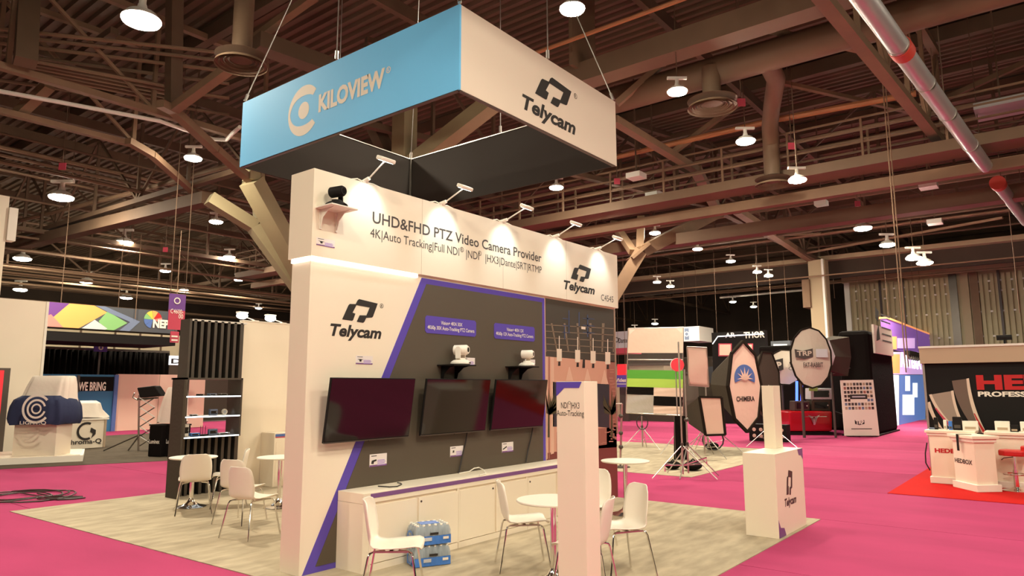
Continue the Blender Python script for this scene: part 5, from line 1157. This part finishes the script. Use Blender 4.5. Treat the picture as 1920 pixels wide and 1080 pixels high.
for a, b in (((1545, 690), (1592, 662)), ((1548, 705), (1594, 690))): MB().tube([at(*a, BD-2.5), at(*b, BD-2.0)], .012, 5).build('rod', 'steel', t2)
t = thing('round_reflector', 'smaller pleated white reflector half behind the large one', 'reflector', (25, 3, IZ)); c, h, nr, rv, rh_ = dome(t, 1443, 1502, 655, 722, BD+1.7, 14, 12)
flat(t, [c+h*x+Z*y_+nr*.18 for x, y_ in ((-.98, .36), (-.6, .24), (-.12, .36), (-.12, -.1), (-.55, -.22), (-.9, -.1))], 'ink', 'logo'); lettering(t, 'TRP', c-h*.85-Z*.04+nr*.2, h, Z, .66, .24, 'dome_cloth', .05); lettering(t, 'do', c+h*.12+Z*.12+nr*.18, h, Z, .3, .16, 'ink', .02); lettering(t, 'Cho', c+h*.08-Z*.12+nr*.18, h, Z, .4, .14, 'grey_ink')
pb = c-nr*.7; MB().tube([V((pb.x, pb.y, IZ)), pb], .05, 8).build('mast', 'dark_steel', t)
# --- black draped booth
zt = wx(1640, 617, 23.2).z
t = thing('black_booth', 'tall black draped booth block with a white sign on its corner', 'booth', (25.4, .1, IZ))
MB().bx(23.4, 27.6, -.45, .60, .006, zt).build('drape', 'black_cloth', t, bevel=.15); MB().bx(23.35, 27.65, -.5, .65, .006, .06).build('hem', 'black', t)
MB().bx(26.6, 27.6, .60, 4.6, .006, zt*.93).build('back_drape', 'black_cloth', t, bevel=.1)
a, b = wy(1640, 662, -.5), wy(1672, 624, -.5); sgn = MB().bx(a.x, b.x-.15, -.53, -.46, a.z, b.z+.1).build('sign_board', 'white_plain', t)
flat(sgn, [V((a.x+.3, -.535, a.z+.45)), V((a.x+1.0, -.535, a.z+.55)), V((a.x+.9, -.535, a.z+1.1)), V((a.x+.5, -.535, a.z+.8))], 'ink', 'logo'); flat(sgn, [V((a.x+.4, -.535, a.z+1.3)), V((a.x+.9, -.535, a.z+1.2)), V((a.x+1.1, -.535, a.z+1.6)), V((a.x+.5, -.535, a.z+1.75))], 'ink', 'logo')
for k in range(5): flat(sgn, [V((a.x+1.4, -.535, a.z+.5+k*.25)), V((b.x-.35, -.535, a.z+.5+k*.25)), V((b.x-.35, -.535, a.z+.56+k*.25)), V((a.x+1.4, -.535, a.z+.56+k*.25))], 'grey_ink', 'line_of_print')
# leaning board with rows of pictures
o_, r_, a_, d_ = oframe(1610, 815, .02); d_ = depth((22.55, .35, 0)); o_ = at(1616, 818, d_); o_.z = .006; t = thing('picture_board', 'white board with rows of small pictures and a wave logo', 'sign board', o_)
TL, TR, BR, BL = at(1576, 713, d_+.25), at(1637, 712, d_+.25), at(1649, 817, d_), at(1584, 817, d_)
def BQ(u, v, l=0.): return TL.lerp(TR, u).lerp(BL.lerp(BR, u), v)-a_*(.01+.004*l)
MB().hexa([BQ(0, 1), BQ(1, 1), BQ(1, 1)+a_*.05, BQ(0, 1)+a_*.05, BQ(0, 0), BQ(1, 0), BQ(1, 0)+a_*.05, BQ(0, 0)+a_*.05]).build('board', 'white_plain', t)
rr = random.Random(8); cols = ['brown_paper', 'ink_brown', 'mural_brick', 'grey_ink', 'fabric_grey', 'slate_blue']
for i in range(9):
    for j in range(7):
        if 2 <= i <= 6 and 3 <= j < 5: continue
        u, v = .07+i*.098, .05+j*.072; flat(t, [BQ(u, v, 1), BQ(u+.075, v, 1), BQ(u+.075, v+.05, 1), BQ(u, v+.05, 1)], rr.choice(cols), 'picture')
flat(t, [BQ(.24, .26, 1), BQ(.76, .26, 1), BQ(.76, .345, 1), BQ(.24, .345, 1)], 'ink', 'title_strip'); flat(t, [BQ(.3, .29, 2), BQ(.7, .29, 2), BQ(.7, .315, 2), BQ(.3, .315, 2)], 'pale_grey', 'line_of_print')
flat(t, [BQ(.32, .72, 1), BQ(.45, .735, 1), BQ(.6, .72, 1), BQ(.6, .79, 1), BQ(.45, .81, 1), BQ(.32, .79, 1)], 'ink', 'logo'); lettering(t, 'TRP', BQ(.34, .79, 2), (BQ(1, .8)-BQ(0, .8)).normalized(), Z, (BQ(.58, .8)-BQ(.34, .8)).length, .12, 'white_plain', .05); flat(t, [BQ(.2, .87, 1), BQ(.8, .87, 1), BQ(.8, .885, 1), BQ(.2, .885, 1)], 'grey_ink', 'line_of_print')
# red-fronted cart with gear
o_, r_, a_, d_ = oframe(1526, 815, .02)
def CP(u, v, dd=0.): return at(u, v, d_+dd)
t = thing('red_cart', 'glossy red-fronted equipment cart with chrome emblem', 'cart', o_)
q = [CP(1480, 809), CP(1561, 809), CP(1561, 771), CP(1480, 771)]
MB().hexa([q[0], q[1], q[1]+a_*1.6, q[0]+a_*1.6, q[3], q[2], q[2]+a_*1.6, q[3]+a_*1.6]).build('body', 'red_gloss', t, bevel=.06)
b_ = [CP(1478, 818), CP(1563, 818), CP(1563, 810), CP(1478, 810)]; MB().hexa([b_[0], b_[1], b_[1]+a_*1.7, b_[0]+a_*1.7, b_[3], b_[2], b_[2]+a_*1.7, b_[3]+a_*1.7]).build('bumper', 'black', t)
e0 = CP(1526, 781, -.03); flat(t, [e0+r_*x+Z*z-a_*.01 for x, z in ((-.22, .06), (-.1, .02), (-.03, .0), (-.03, -.3), (.03, -.3), (.03, 0), (.1, .02), (.22, .06), (.12, -.06), (0, -.12), (-.12, -.06))], 'chrome', 'emblem')
MB().bar(CP(1503, 781, -.02), CP(1550, 781, -.02), .02, .02).build('trim', 'chrome', t)
for u in (1500, 1545): MB().tube([CP(u, 818, .5)-r_*.1, CP(u, 818, .5)+r_*.1], .12, 14).build('wheel', 'black', t)
for k, (u0, u1, v0, v1, m, lab) in enumerate(((1522, 1557, 750, 770, 'fabric_grey', 'grey monitor case on the red cart'), (1520, 1560, 728, 749, 'pale_grey', 'pale switch box stacked on the grey monitor case'), (1490, 1518, 752, 770, 'dark_steel', 'dark tilted panel on the red cart'))):
    q = [CP(u0, v1, .3), CP(u1, v1, .3), CP(u1, v0, .3), CP(u0, v0, .3)]; t = thing('gear_box', lab, 'equipment', q[0]); MB().hexa([q[0], q[1], q[1]+a_*.5, q[0]+a_*.5, q[3], q[2], q[2]+a_*.5, q[3]+a_*.5]).build('case', m, t, bevel=.02)
    c = (q[0]+q[2])/2-a_*.012; w2 = (q[1]-q[0])*.36; h2 = (q[3]-q[0])*.3; flat(t, [c-w2-h2, c+w2-h2, c+w2+h2, c-w2+h2], 'black_gloss', 'screen'); MB().ball(q[1].lerp(q[2], .5)-r_*.1-a_*.01, .03).build('knob', 'steel', t)
q = [CP(1517, 733, .25), CP(1533, 733, .25), CP(1533, 725, .25), CP(1517, 725, .25)]; t = thing('green_tag', 'small green tag above the pale switch box', 'tag', q[0]); MB().hexa([q[0], q[1], q[1]+a_*.02, q[0]+a_*.02, q[3], q[2], q[2]+a_*.02, q[3]+a_*.02]).build('card', 'green_tag', t); c_ = q[0]+r_*.05+Z*.05-a_*.006; flat(t, [c_, c_+r_*.2, c_+r_*.2+Z*.05, c_+Z*.05], 'ink', 'line_of_print')
MB().tube([q[0]+r_*.1+a_*.03, q[0]+r_*.1+a_*.03-Z*.35], .01, 5).build('stick', 'steel', t)
o5 = gz(1600, 818, .02); t = thing('barrier_post', 'short black rail post in front of the picture board', 'barrier', o5); MB().bar(o5, at(1602, 783, depth(o5)), .06, .06).build('post', 'black', t); MB().tube([at(1602, 784, depth(o5)), at(1562, 771, depth(o5)+.2)], .025, 6).build('rail', 'black', t); MB().bar(o5-r_*.2, o5+r_*.2, .2, .02).build('foot', 'black', t)
# blue light tubes between reflector and cart
c = CP(1495, 745, 2.3); t = thing('blue_light_tube', 'glowing blue light tube behind the white post', 'lamp', V((c.x, c.y, .02)))
for u in (1494, 1503): MB().tube([CP(u, 760, 2.3), CP(u, 715, 2.3)], .05, 8).build('tube', 'cyan_lit', t)
MB().tube([V((c.x, c.y, .02)), c-Z*.2], .03, 6).build('mast', 'dark_steel', t); MB().bar(CP(1489, 762, 2.35), CP(1510, 762, 2.35), .08, .08).build('holder', 'dark_steel', t)
# --- glowing panels beyond the black booth
a, b = wy(1672, 803, .3), wy(1735, 655, .3); x0, x1 = 28.4, 31.6
t = thing('led_wall', 'glowing lilac and blue advertising panel beyond the black booth', 'screen', (x0, .3, .006)); 
P_ = lambda u, v, l=0: (lambda q: V((q.x, .28-.004*l, q.z)))(wy(u, v, .28))
q = [P_(1676, 803), P_(1737, 797), P_(1728, 655), P_(1670, 655)]; zb = .006
MB().bx(q[0].x, q[1].x, .3, .45, .006, q[3].z).build('cabinet', 'dark_steel', t)
for (u0, v0, u1, v1, m) in ((1672, 660, 1733, 702, 'led_lilac'), (1686, 703, 1735, 798, 'led_blue'), (1672, 664, 1687, 700, 'led_orange'), (1673, 703, 1685, 798, 'led_white'), (1692, 740, 1714, 778, 'led_white'), (1697, 705, 1706, 733, 'led_white'), (1711, 718, 1720, 745, 'led_white')):
    lv = 1 if m in ('led_lilac', 'led_blue') else 2; flat(t, [P_(u0, v1, lv), P_(u1, v1, lv), P_(u1, v0, lv), P_(u0, v0, lv)], m)
lettering(t, 'ASTERA', P_(1688, 686, 4), X, Z, P_(1727, 690).x-P_(1688, 690).x, .62, 'led_white', .06)
t = thing('hanging_sign', 'purple and orange box sign hanging in front of the folding wall', 'sign', P_(1700, 660)); a, b = P_(1668, 660), P_(1745, 628); MB().bx(a.x, b.x, .3, .55, a.z+.15, b.z).build('box', 'led_purple', t); MB().bx(a.x-.05, b.x+.05, .26, .6, b.z, b.z+.08).build('rim', 'led_orange', t)
flat(t, [P_(1668, 655, 3), P_(1681, 655, 3), P_(1681, 631, 3), P_(1668, 631, 3)], 'led_orange'); flat(t, [P_(1682, 653, 3), P_(1715, 653, 3), P_(1715, 634, 3), P_(1682, 634, 3)], 'led_lilac')
for f in (.1, .9): MB().tube([V((a.x+(b.x-a.x)*f, .45, b.z)), V((a.x+(b.x-a.x)*f, .45, 12.02))], .008, 5).build('cable', 'roof_brown', t)
c = P_(1700, 663); MB_ = thing('lighting_bar', 'black lighting bar below the purple box sign', 'lighting', c); MB().bar(c-X*1.2-Y*.2, c+X*2.4-Y*.2, .25, .2).build('truss', 'black', MB_)
for k in range(5): MB().tube([c+X*(-.8+k*.6)-Y*.2-Z*.1, c+X*(-.8+k*.6)-Y*.3-Z*.3], .1, 10).build('lamp_head', 'dark_steel', MB_)
for k in (-1.1, 2.3): MB().tube([c+X*k-Y*.2, V((c.x+k, c.y-.2, 12.02))], .008, 5).build('cable', 'roof_brown', MB_)

# ================================================================== BLACK WALL WITH RED LETTERING
HX = 11.95; HYL = -3.62
zt = wx(1724, 682, HX).z
hb = thing('black_backwall', 'black booth wall with silver swooshes and red lettering', 'display wall', (HX, HYL, .014))
MB().bx(HX, HX+.12, -13.5, HYL, .014, zt).build('panel', 'black', hb); MB().bx(HX-.1, HX+.2, -13.5, HYL+.02, zt, zt+.30).build('cornice', 'brown_paper', hb); MB().bx(HX-.12, HX+.22, -13.5, HYL+.03, zt+.30, zt+.34).build('cornice_cap', 'lamp_white', hb)
MB().bx(HX-.02, HX, HYL-.04, HYL, .014, zt).build('edge_strip', 'steel', hb)
def HP(u, v, l=0): q_ = wx(u, v, HX); return V((HX-.004-.003*l, q_.y, q_.z))
def curve(pts, n=14):
    out = []
    for i in range(n+1):
        t_ = i/n; a, b, c = pts; out.append(((1-t_)**2*a[0]+2*t_*(1-t_)*b[0]+t_*t_*c[0], (1-t_)**2*a[1]+2*t_*(1-t_)*b[1]+t_*t_*c[1]))
    return out
def swoosh(l, r, m, lay): L_ = curve(l); R_ = curve(r); return flat(hb, [HP(u, v, lay) for u, v in L_]+[HP(u, v, lay) for u, v in R_[::-1]], m, 'swoosh')
swoosh([(1737, 755), (1745, 780), (1758, 800)], [(1744, 753), (1752, 782), (1768, 804)], 'swoosh_edge', 1)
swoosh([(1744, 740), (1755, 772), (1790, 808)], [(1786, 733), (1790, 775), (1812, 808)], 'swoosh', 1); swoosh([(1742, 740), (1754, 772), (1786, 808)], [(1747, 739), (1760, 772), (1797, 808)], 'swoosh_edge', 2); swoosh([(1783, 733), (1788, 772), (1806, 806)], [(1788, 732), (1793, 772), (1814, 806)], 'swoosh_edge', 3)
swoosh([(1753, 765), (1764, 782), (1782, 802)], [(1756, 765), (1768, 782), (1790, 802)], 'banner_red', 3)
swoosh([(1785, 714), (1793, 765), (1834, 812)], [(1814, 710), (1820, 765), (1849, 812)], 'swoosh_dark', 4); swoosh([(1812, 710), (1816, 765), (1842, 812)], [(1817, 709), (1824, 765), (1850, 812)], 'swoosh_edge', 5); swoosh([(1826, 775), (1834, 795), (1844, 812)], [(1828, 775), (1838, 795), (1850, 812)], 'red', 6)
yl_, z0_ = HP(1832, 731).y, HP(1832, 731).z; zc_ = HP(1832, 705).z
lettering(hb, 'HEDBOX', (HX-.004, yl_, z0_+.02), -Y, Z, abs(HP(1884, 720).y-yl_)*5.6, (zc_-z0_)*.92, 'red', .05)
p0, p1 = HP(1834, 743), HP(1920, 743); lettering(hb, 'PROFESSIONAL', (HX-.004, p0.y, p0.z), -Y, Z, abs(p1.y-p0.y)*1.9, .085, 'white_plain', .04)
t = thing('wall_spotlight', 'small black clamp lamp on top of the black wall', 'lamp', HP(1885, 680)); c = HP(1887, 673); c.z = zt+.34; MB().tube([c, c+Z*.1], .015, 6).build('stem', 'black', t); MB().tube([c+Z*.12+Y*.12, c+Z*.12-Y*.12], .05, 10).build('head', 'black', t, smooth=True)
# counters
def pedestal(x0, x1, y0, y1, z1, label, texts, name='pedestal_counter'):
    t = thing(name, label, 'counter', ((x0+x1)/2, (y0+y1)/2, .014)); 
    MB().bx(x0, x1, y0, y1, .014, z1-.07).build('body', 'white_panel', t); MB().bx(x0-.03, x1+.03, y0-.03, y1+.03, .014, .13).build('plinth', 'white_plain', t, bevel=.006)
    MB().bx(x0-.03, x1+.03, y0-.03, y1+.03, z1-.10, z1-.05).build('moulding', 'white_plain', t, bevel=.008); MB().bx(x0-.06, x1+.06, y0-.06, y1+.06, z1-.05, z1).build('top', 'white_panel', t, bevel=.006)
    for yy_, zz_, wd, ht in texts: lettering(t, 'HEDBOX', (x0-.001, yy_, zz_), -Y, Z, wd, ht, 'red', .05)
    return t
g0 = gz(1752, 907); ztc = wx(1740, 806, g0.x).z
y_l = wx(1745, 860, g0.x).y; y_r = wx(1826, 860, g0.x).y
pedestal(g0.x, g0.x+.5, y_r, y_l, ztc, 'white counter at the left end of the black wall', [(wx(1753, 848, g0.x).y, wx(1753, 848, g0.x).z, .52, .07)])
y2 = wx(1856, 850, g0.x).y; pedestal(g0.x, g0.x+.5, y2-2.6, y2, ztc, 'long white counter behind the red stool', [(wx(1872, 850, g0.x).y, wx(1872, 852, g0.x).z, .6, .07)])
A_, B_, C2 = gz(1787, 914), gz(1833, 925), gz(1880, 924); zp = at(1833, 819, depth(B_)).z
u_, w2_ = (A_-B_), (C2-B_)
ped = thing('pedestal', 'white angled pedestal in front with dark lettering', 'counter', (B_+(u_+w2_)/2)*1.0)
ped.location.z = .014
def pq(mb, e, z0, z1):
    cu = (u_.normalized()*e); cw_ = (w2_.normalized()*e); p4 = [B_-cu-cw_, B_+w2_+cw_-cu, B_+w2_+u_+cw_+cu, B_+u_+cu-cw_]
    return mb.hexa([V((q.x, q.y, z0)) for q in p4]+[V((q.x, q.y, z1)) for q in p4])
pq(MB(), -.04, .014, zp-.07).build('body', 'white_panel', ped); pq(MB(), 0, .014, .13).build('plinth', 'white_plain', ped, bevel=.006); pq(MB(), -.01, zp-.11, zp-.05).build('moulding', 'white_plain', ped, bevel=.008); pq(MB(), .02, zp-.05, zp).build('top', 'white_panel', ped, bevel=.006)
lb = B_+u_*.90+w2_.normalized()*.038; lb.z = at(1790, 866, depth(A_)).z
lettering(ped, 'HEDBOX', lb, -u_.normalized(), Z, u_.length*.72, .07, 'ink_brown', .03)
sp = B_+u_*.55; hz_ = -u_.normalized(); od = hz_.cross(Z)
t = thing('watch_strap', 'dark strap hanging over the front edge of the pedestal', 'strap', V((sp.x, sp.y, zp)))
MB().bar(V((sp.x, sp.y, zp-.27))+od*.03, V((sp.x, sp.y, zp+.01))+od*.03, .05, .012, up=od).build('strap', 'black', t); MB().bar(V((sp.x, sp.y, zp+.008))+od*.03, V((sp.x, sp.y, zp+.008))-od*.2, .06, .012).build('clasp', 'steel', t)
# goods on the counters
items = [(1748, 'slate_blue', .10, .03, 'small blue device at the end of the left counter'), (1756, 'black', .06, .22, 'tall thin black battery on the left counter'), (1773, 'white_plain', .05, .18, 'slim white bottle-shaped device on the left counter'), (1783, 'film_blue', .06, .16, 'blue battery on the left counter'), (1796, 'black', .14, .24, 'black charger block on the left counter'), (1820, 'white_plain', .24, .17, 'white folded price card on the left counter')]
for u, m, w_, h_, lab in items:
    q_ = wx(u, 803, g0.x+.25); t = thing('counter_device', lab, 'device', (g0.x+.25, q_.y, ztc), 'devices on the left counter'); MB().bx(g0.x+.2, g0.x+.3, q_.y-w_/2, q_.y+w_/2, ztc, ztc+h_).build('case', m, t, bevel=.006); MB().bx(g0.x+.195, g0.x+.2, q_.y-w_*.35, q_.y+w_*.35, ztc+h_*.15, ztc+h_*.4).build('label_patch', 'brown_paper' if m == 'white_plain' else 'dark_steel', t)
for u, m, w_, h_, lab in [(1880, 'white_plain', .22, .18, 'white price card on the long counter'), (1902, 'black', .12, .12, 'black battery box on the long counter'), (1928, 'white_plain', .22, .18, 'white price card at the right edge of the photo')]:
    q_ = wx(u, 803, g0.x+.25); t = thing('counter_device', lab, 'device', (g0.x+.25, q_.y, ztc), 'devices on the long counter'); MB().bx(g0.x+.2, g0.x+.3, q_.y-w_/2, q_.y+w_/2, ztc, ztc+h_).build('case', m, t, bevel=.006); MB().bx(g0.x+.195, g0.x+.2, q_.y-w_*.35, q_.y+w_*.35, ztc+h_*.15, ztc+h_*.4).build('label_patch', 'brown_paper', t)
# red stool
s0 = gz(1908, 921, .014); dS = depth(s0); zs = at(1908, 850, dS).z
t = thing('bar_stool', 'red padded bar stool with chrome pole at the right edge', 'stool', s0)
MB().rbox((s0.x, s0.y, zs), (.42, .42, .09), r=.08).build('seat', 'red', t, bevel=.02); MB().rbox((s0.x+.1, s0.y-.16, zs+.06), (.36, .12, .10), r=.05).build('backrest', 'red', t, bevel=.02)
MB().lathe([(.04, .05), (.04, zs-.3), (.028, zs-.3), (.028, zs-.05)], s0, 16).build('pole', 'chrome', t, smooth=True); MB().lathe([(.22, 0), (.22, .012), (.12, .03), (.05, .07)], s0, 32).build('base', 'chrome', t, smooth=True)
MB().tube([s0+Z*.28+V((.18*math.cos(a), .18*math.sin(a), 0)) for a in [k*math.pi/8 for k in range(17)]], .010, 6).build('footrest', 'chrome', t); MB().tube([s0+Z*(zs-.08), s0+Z*(zs-.1)-_r*.18, s0+Z*(zs-.13)-_r*.22], .008, 6).build('lever', 'dark_steel', t)
o = MB().tube([wx(1738, 830, HX), wx(1735, 850, HX), wx(1736, 868, HX), wx(1744, 882, HX)], .012, 6).build('cable', 'ink', smooth=True); tag(o, 'thin black cable drooping beside the black wall', 'cable')

# ================================================================== SIGNS AND BOOTHS FAR BEHIND
def sign_box(u0, v0, u1, v1, x, mat, label, dpth=1.5, name='hanging_sign', cat='sign'):
    a, b = wx(u0, v0, x), wx(u1, v1, x); t = thing(name, label, cat, (x, (a.y+b.y)/2, b.z)); MB().bx(x, x+dpth, b.y, a.y, b.z, a.z).build('face', mat, t)
    for f in (.1, .9): MB().tube([V((x+.05, b.y+(a.y-b.y)*f, a.z)), V((x+.05, b.y+(a.y-b.y)*f, 12.09 if name == 'hanging_sign' else 12.0))], .008, 5).build('cable', 'roof_brown', t)
    return t, a, b
t, a, b = sign_box(1120, 624, 1178, 652, 30, 'pale_grey', 'white hanging sign with round mark and dark lettering behind the mural end'); lettering(t, 'Dante', wx(1160, 643, 29.99), -Y, Z, abs(wx(1176, 643, 30).y-wx(1160, 643, 30).y), .26, 'ink', .01); band(t, wx(1156, 637, 29.98), -Y, Z, .1, .14, 0, 6.28, 'ink', 16); MB().bx(29.98, 31.52, b.y, a.y, b.z-.3, b.z).build('red_edge', 'banner_red', t)
t, a, b = sign_box(1120, 704, 1179, 726, 27, 'purple', 'purple booth sign with white lettering behind the mural end', .2, 'booth_sign'); lettering(t, 'Videst', wx(1154, 716, 26.99), -Y, Z, abs(wx(1177, 716, 27).y-wx(1154, 716, 27).y), .17, 'white_plain', .03); flat(t, [wx(1154, 721, 26.99), wx(1176, 721, 26.99), wx(1176, 719, 26.99), wx(1154, 719, 26.99)], 'pale_grey', 'line_of_print')
t, a, b = sign_box(1157, 683, 1173, 704, 28, 'red_lit', 'small glowing red panel above the purple sign', .2, 'booth_sign')
MB().bx(28.2, 28.4, b.y, a.y, .006, a.z).build('post', 'dark_steel', t)
t, a, b = sign_box(1281, 613, 1311, 639, 36, 'pale_grey', 'pale hanging box sign with dark squares right of the colour frame', 2.2); w3 = (a.y-b.y)
flat(t, [V((35.99, a.y-w3*.08, a.z-.1)), V((35.99, a.y-w3*.36, a.z-.1)), V((35.99, a.y-w3*.36, b.z+.1)), V((35.99, a.y-w3*.08, b.z+.1))], 'slate_blue', 'logo'); band(t, (35.98, a.y-w3*.22, (a.z+b.z)/2), -Y, Z, .1, .16, 0, 6.28, 'white_plain', 16)
MB().bx(36.0, 38.2, b.y-.02, b.y, b.z, a.z).build('side_face', 'lamp_white', t)
t, a, b = sign_box(1334, 624, 1438, 700, 32, 'black', 'black booth front with white outline lettering behind the octagonal softbox', .4, 'booth_facade', 'booth')
lettering(t, 'THOR', wx(1395, 634, 31.98), -Y, Z, abs(wx(1434, 634, 32).y-wx(1395, 634, 32).y), .30, 'white_plain', .03); lettering(t, 'AR', wx(1360, 633, 31.98), -Y, Z, .55, .24, 'pale_grey', .03)
MB().tube([wx(1336, 645, 31.96), wx(1346, 631, 31.96), wx(1432, 626, 31.96)], .03, 5).build('light_line', 'led_white', t)
for u0, u1 in ((1347, 1372), (1402, 1412)): flat(t, [wx(u0, 668, 31.97), wx(u1, 668, 31.97), wx(u1, 644, 31.97), wx(u0, 644, 31.97)], 'banner_red', 'poster'); flat(t, [wx(u0+2, 666, 31.95), wx(u1-2, 666, 31.95), wx(u1-2, 646, 31.95), wx(u0+2, 646, 31.95)], 'pink_wall', 'poster')
t, a, b = sign_box(1445, 640, 1482, 652, 34, 'nep_grey', 'small grey hanging sign above the white reflectors', .5); flat(t, [wx(1450, 649, 33.97), wx(1476, 649, 33.97), wx(1476, 645, 33.97), wx(1450, 645, 33.97)], 'pale_grey', 'line_of_print')
# low dark booths along the far side so the hall does not end in bare floor
rr = random.Random(21)
LB = [(29, 11.2, 3.2, 2.6, 2.4, 'fabric_grey'), (33, 14, 3.5, 2.6, 3.0, 'beige_wall'), (36, 8.5, 4, 3, 3.2, 'hall_wall'), (29, 6.2, 2.2, 2.2, 2.2, 'black'), (40, 12, 5, 3, 3.6, 'fabric_grey'), (44, 20, 6, 3, 3.4, 'beige_wall'), (36, -2.0, 3, 3, 2.4, 'dark_steel'), (40, -6, 4, 3, 2.2, 'fabric_grey')]
for k, (x, y_, w_, d2_, h_, m) in enumerate(LB):
    lab = ['grey booth block far behind the mural end', 'beige booth block far behind the mural end', 'brown booth block behind the pale hanging sign', 'black booth block behind the softboxes', 'far grey booth block under the soffit', 'farthest beige booth block under the soffit', 'dark steel booth block left of the glowing panel', 'grey booth block behind the black wall'][k]
    t = thing('booth_block', lab, 'booth', (x, y_, .006), 'distant booths'); MB().bx(x, x+d2_, y_-w_/2, y_+w_/2, .006, h_).build('panel', m, t); MB().bx(x-.05, x+d2_+.05, y_-w_/2-.05, y_+w_/2+.05, h_, h_+.12).build('fascia', 'dark_steel', t); MB().bx(x-.03, x, y_-w_*.3, y_+w_*.2, h_*.55, h_*.85).build('panel_graphic', rr.choice(['slate_blue', 'pale_grey', 'brown_paper', 'nep_grey']), t)
for k, (x, y_, w_, h_, m, lab) in enumerate([(8, 30, 5, 3.2, 'hall_wall', 'dark booth block behind the black drape'), (14, 31, 6, 3, 'fabric_grey', 'grey booth block far behind the tower'), (-4, 30, 5, 3.4, 'beige_wall', 'beige booth block far behind the white left wall')]):
    t = thing('booth_block', lab, 'booth', (x, y_, .006), 'distant booths'); MB().bx(x-w_/2, x+w_/2, y_, y_+2.5, .006, h_).build('panel', m, t); MB().bx(x-w_/2-.05, x+w_/2+.05, y_-.05, y_+2.55, h_, h_+.12).build('fascia', 'dark_steel', t)
t = thing('perforated_block', 'black perforated block on the carpet behind the white post', 'equipment', gz(1440, 826)); q_ = gz(1440, 828, .006); MB().bx(q_.x, q_.x+.4, q_.y-.6, q_.y+.6, .006, .55).build('case', 'black', t)
for i in range(5):
    for j in range(2): MB().tube([(q_.x-.012, q_.y-.45+i*.22, .18+j*.2), (q_.x, q_.y-.45+i*.22, .18+j*.2)], .06, 10).build('port', 'pink_cloth', t)
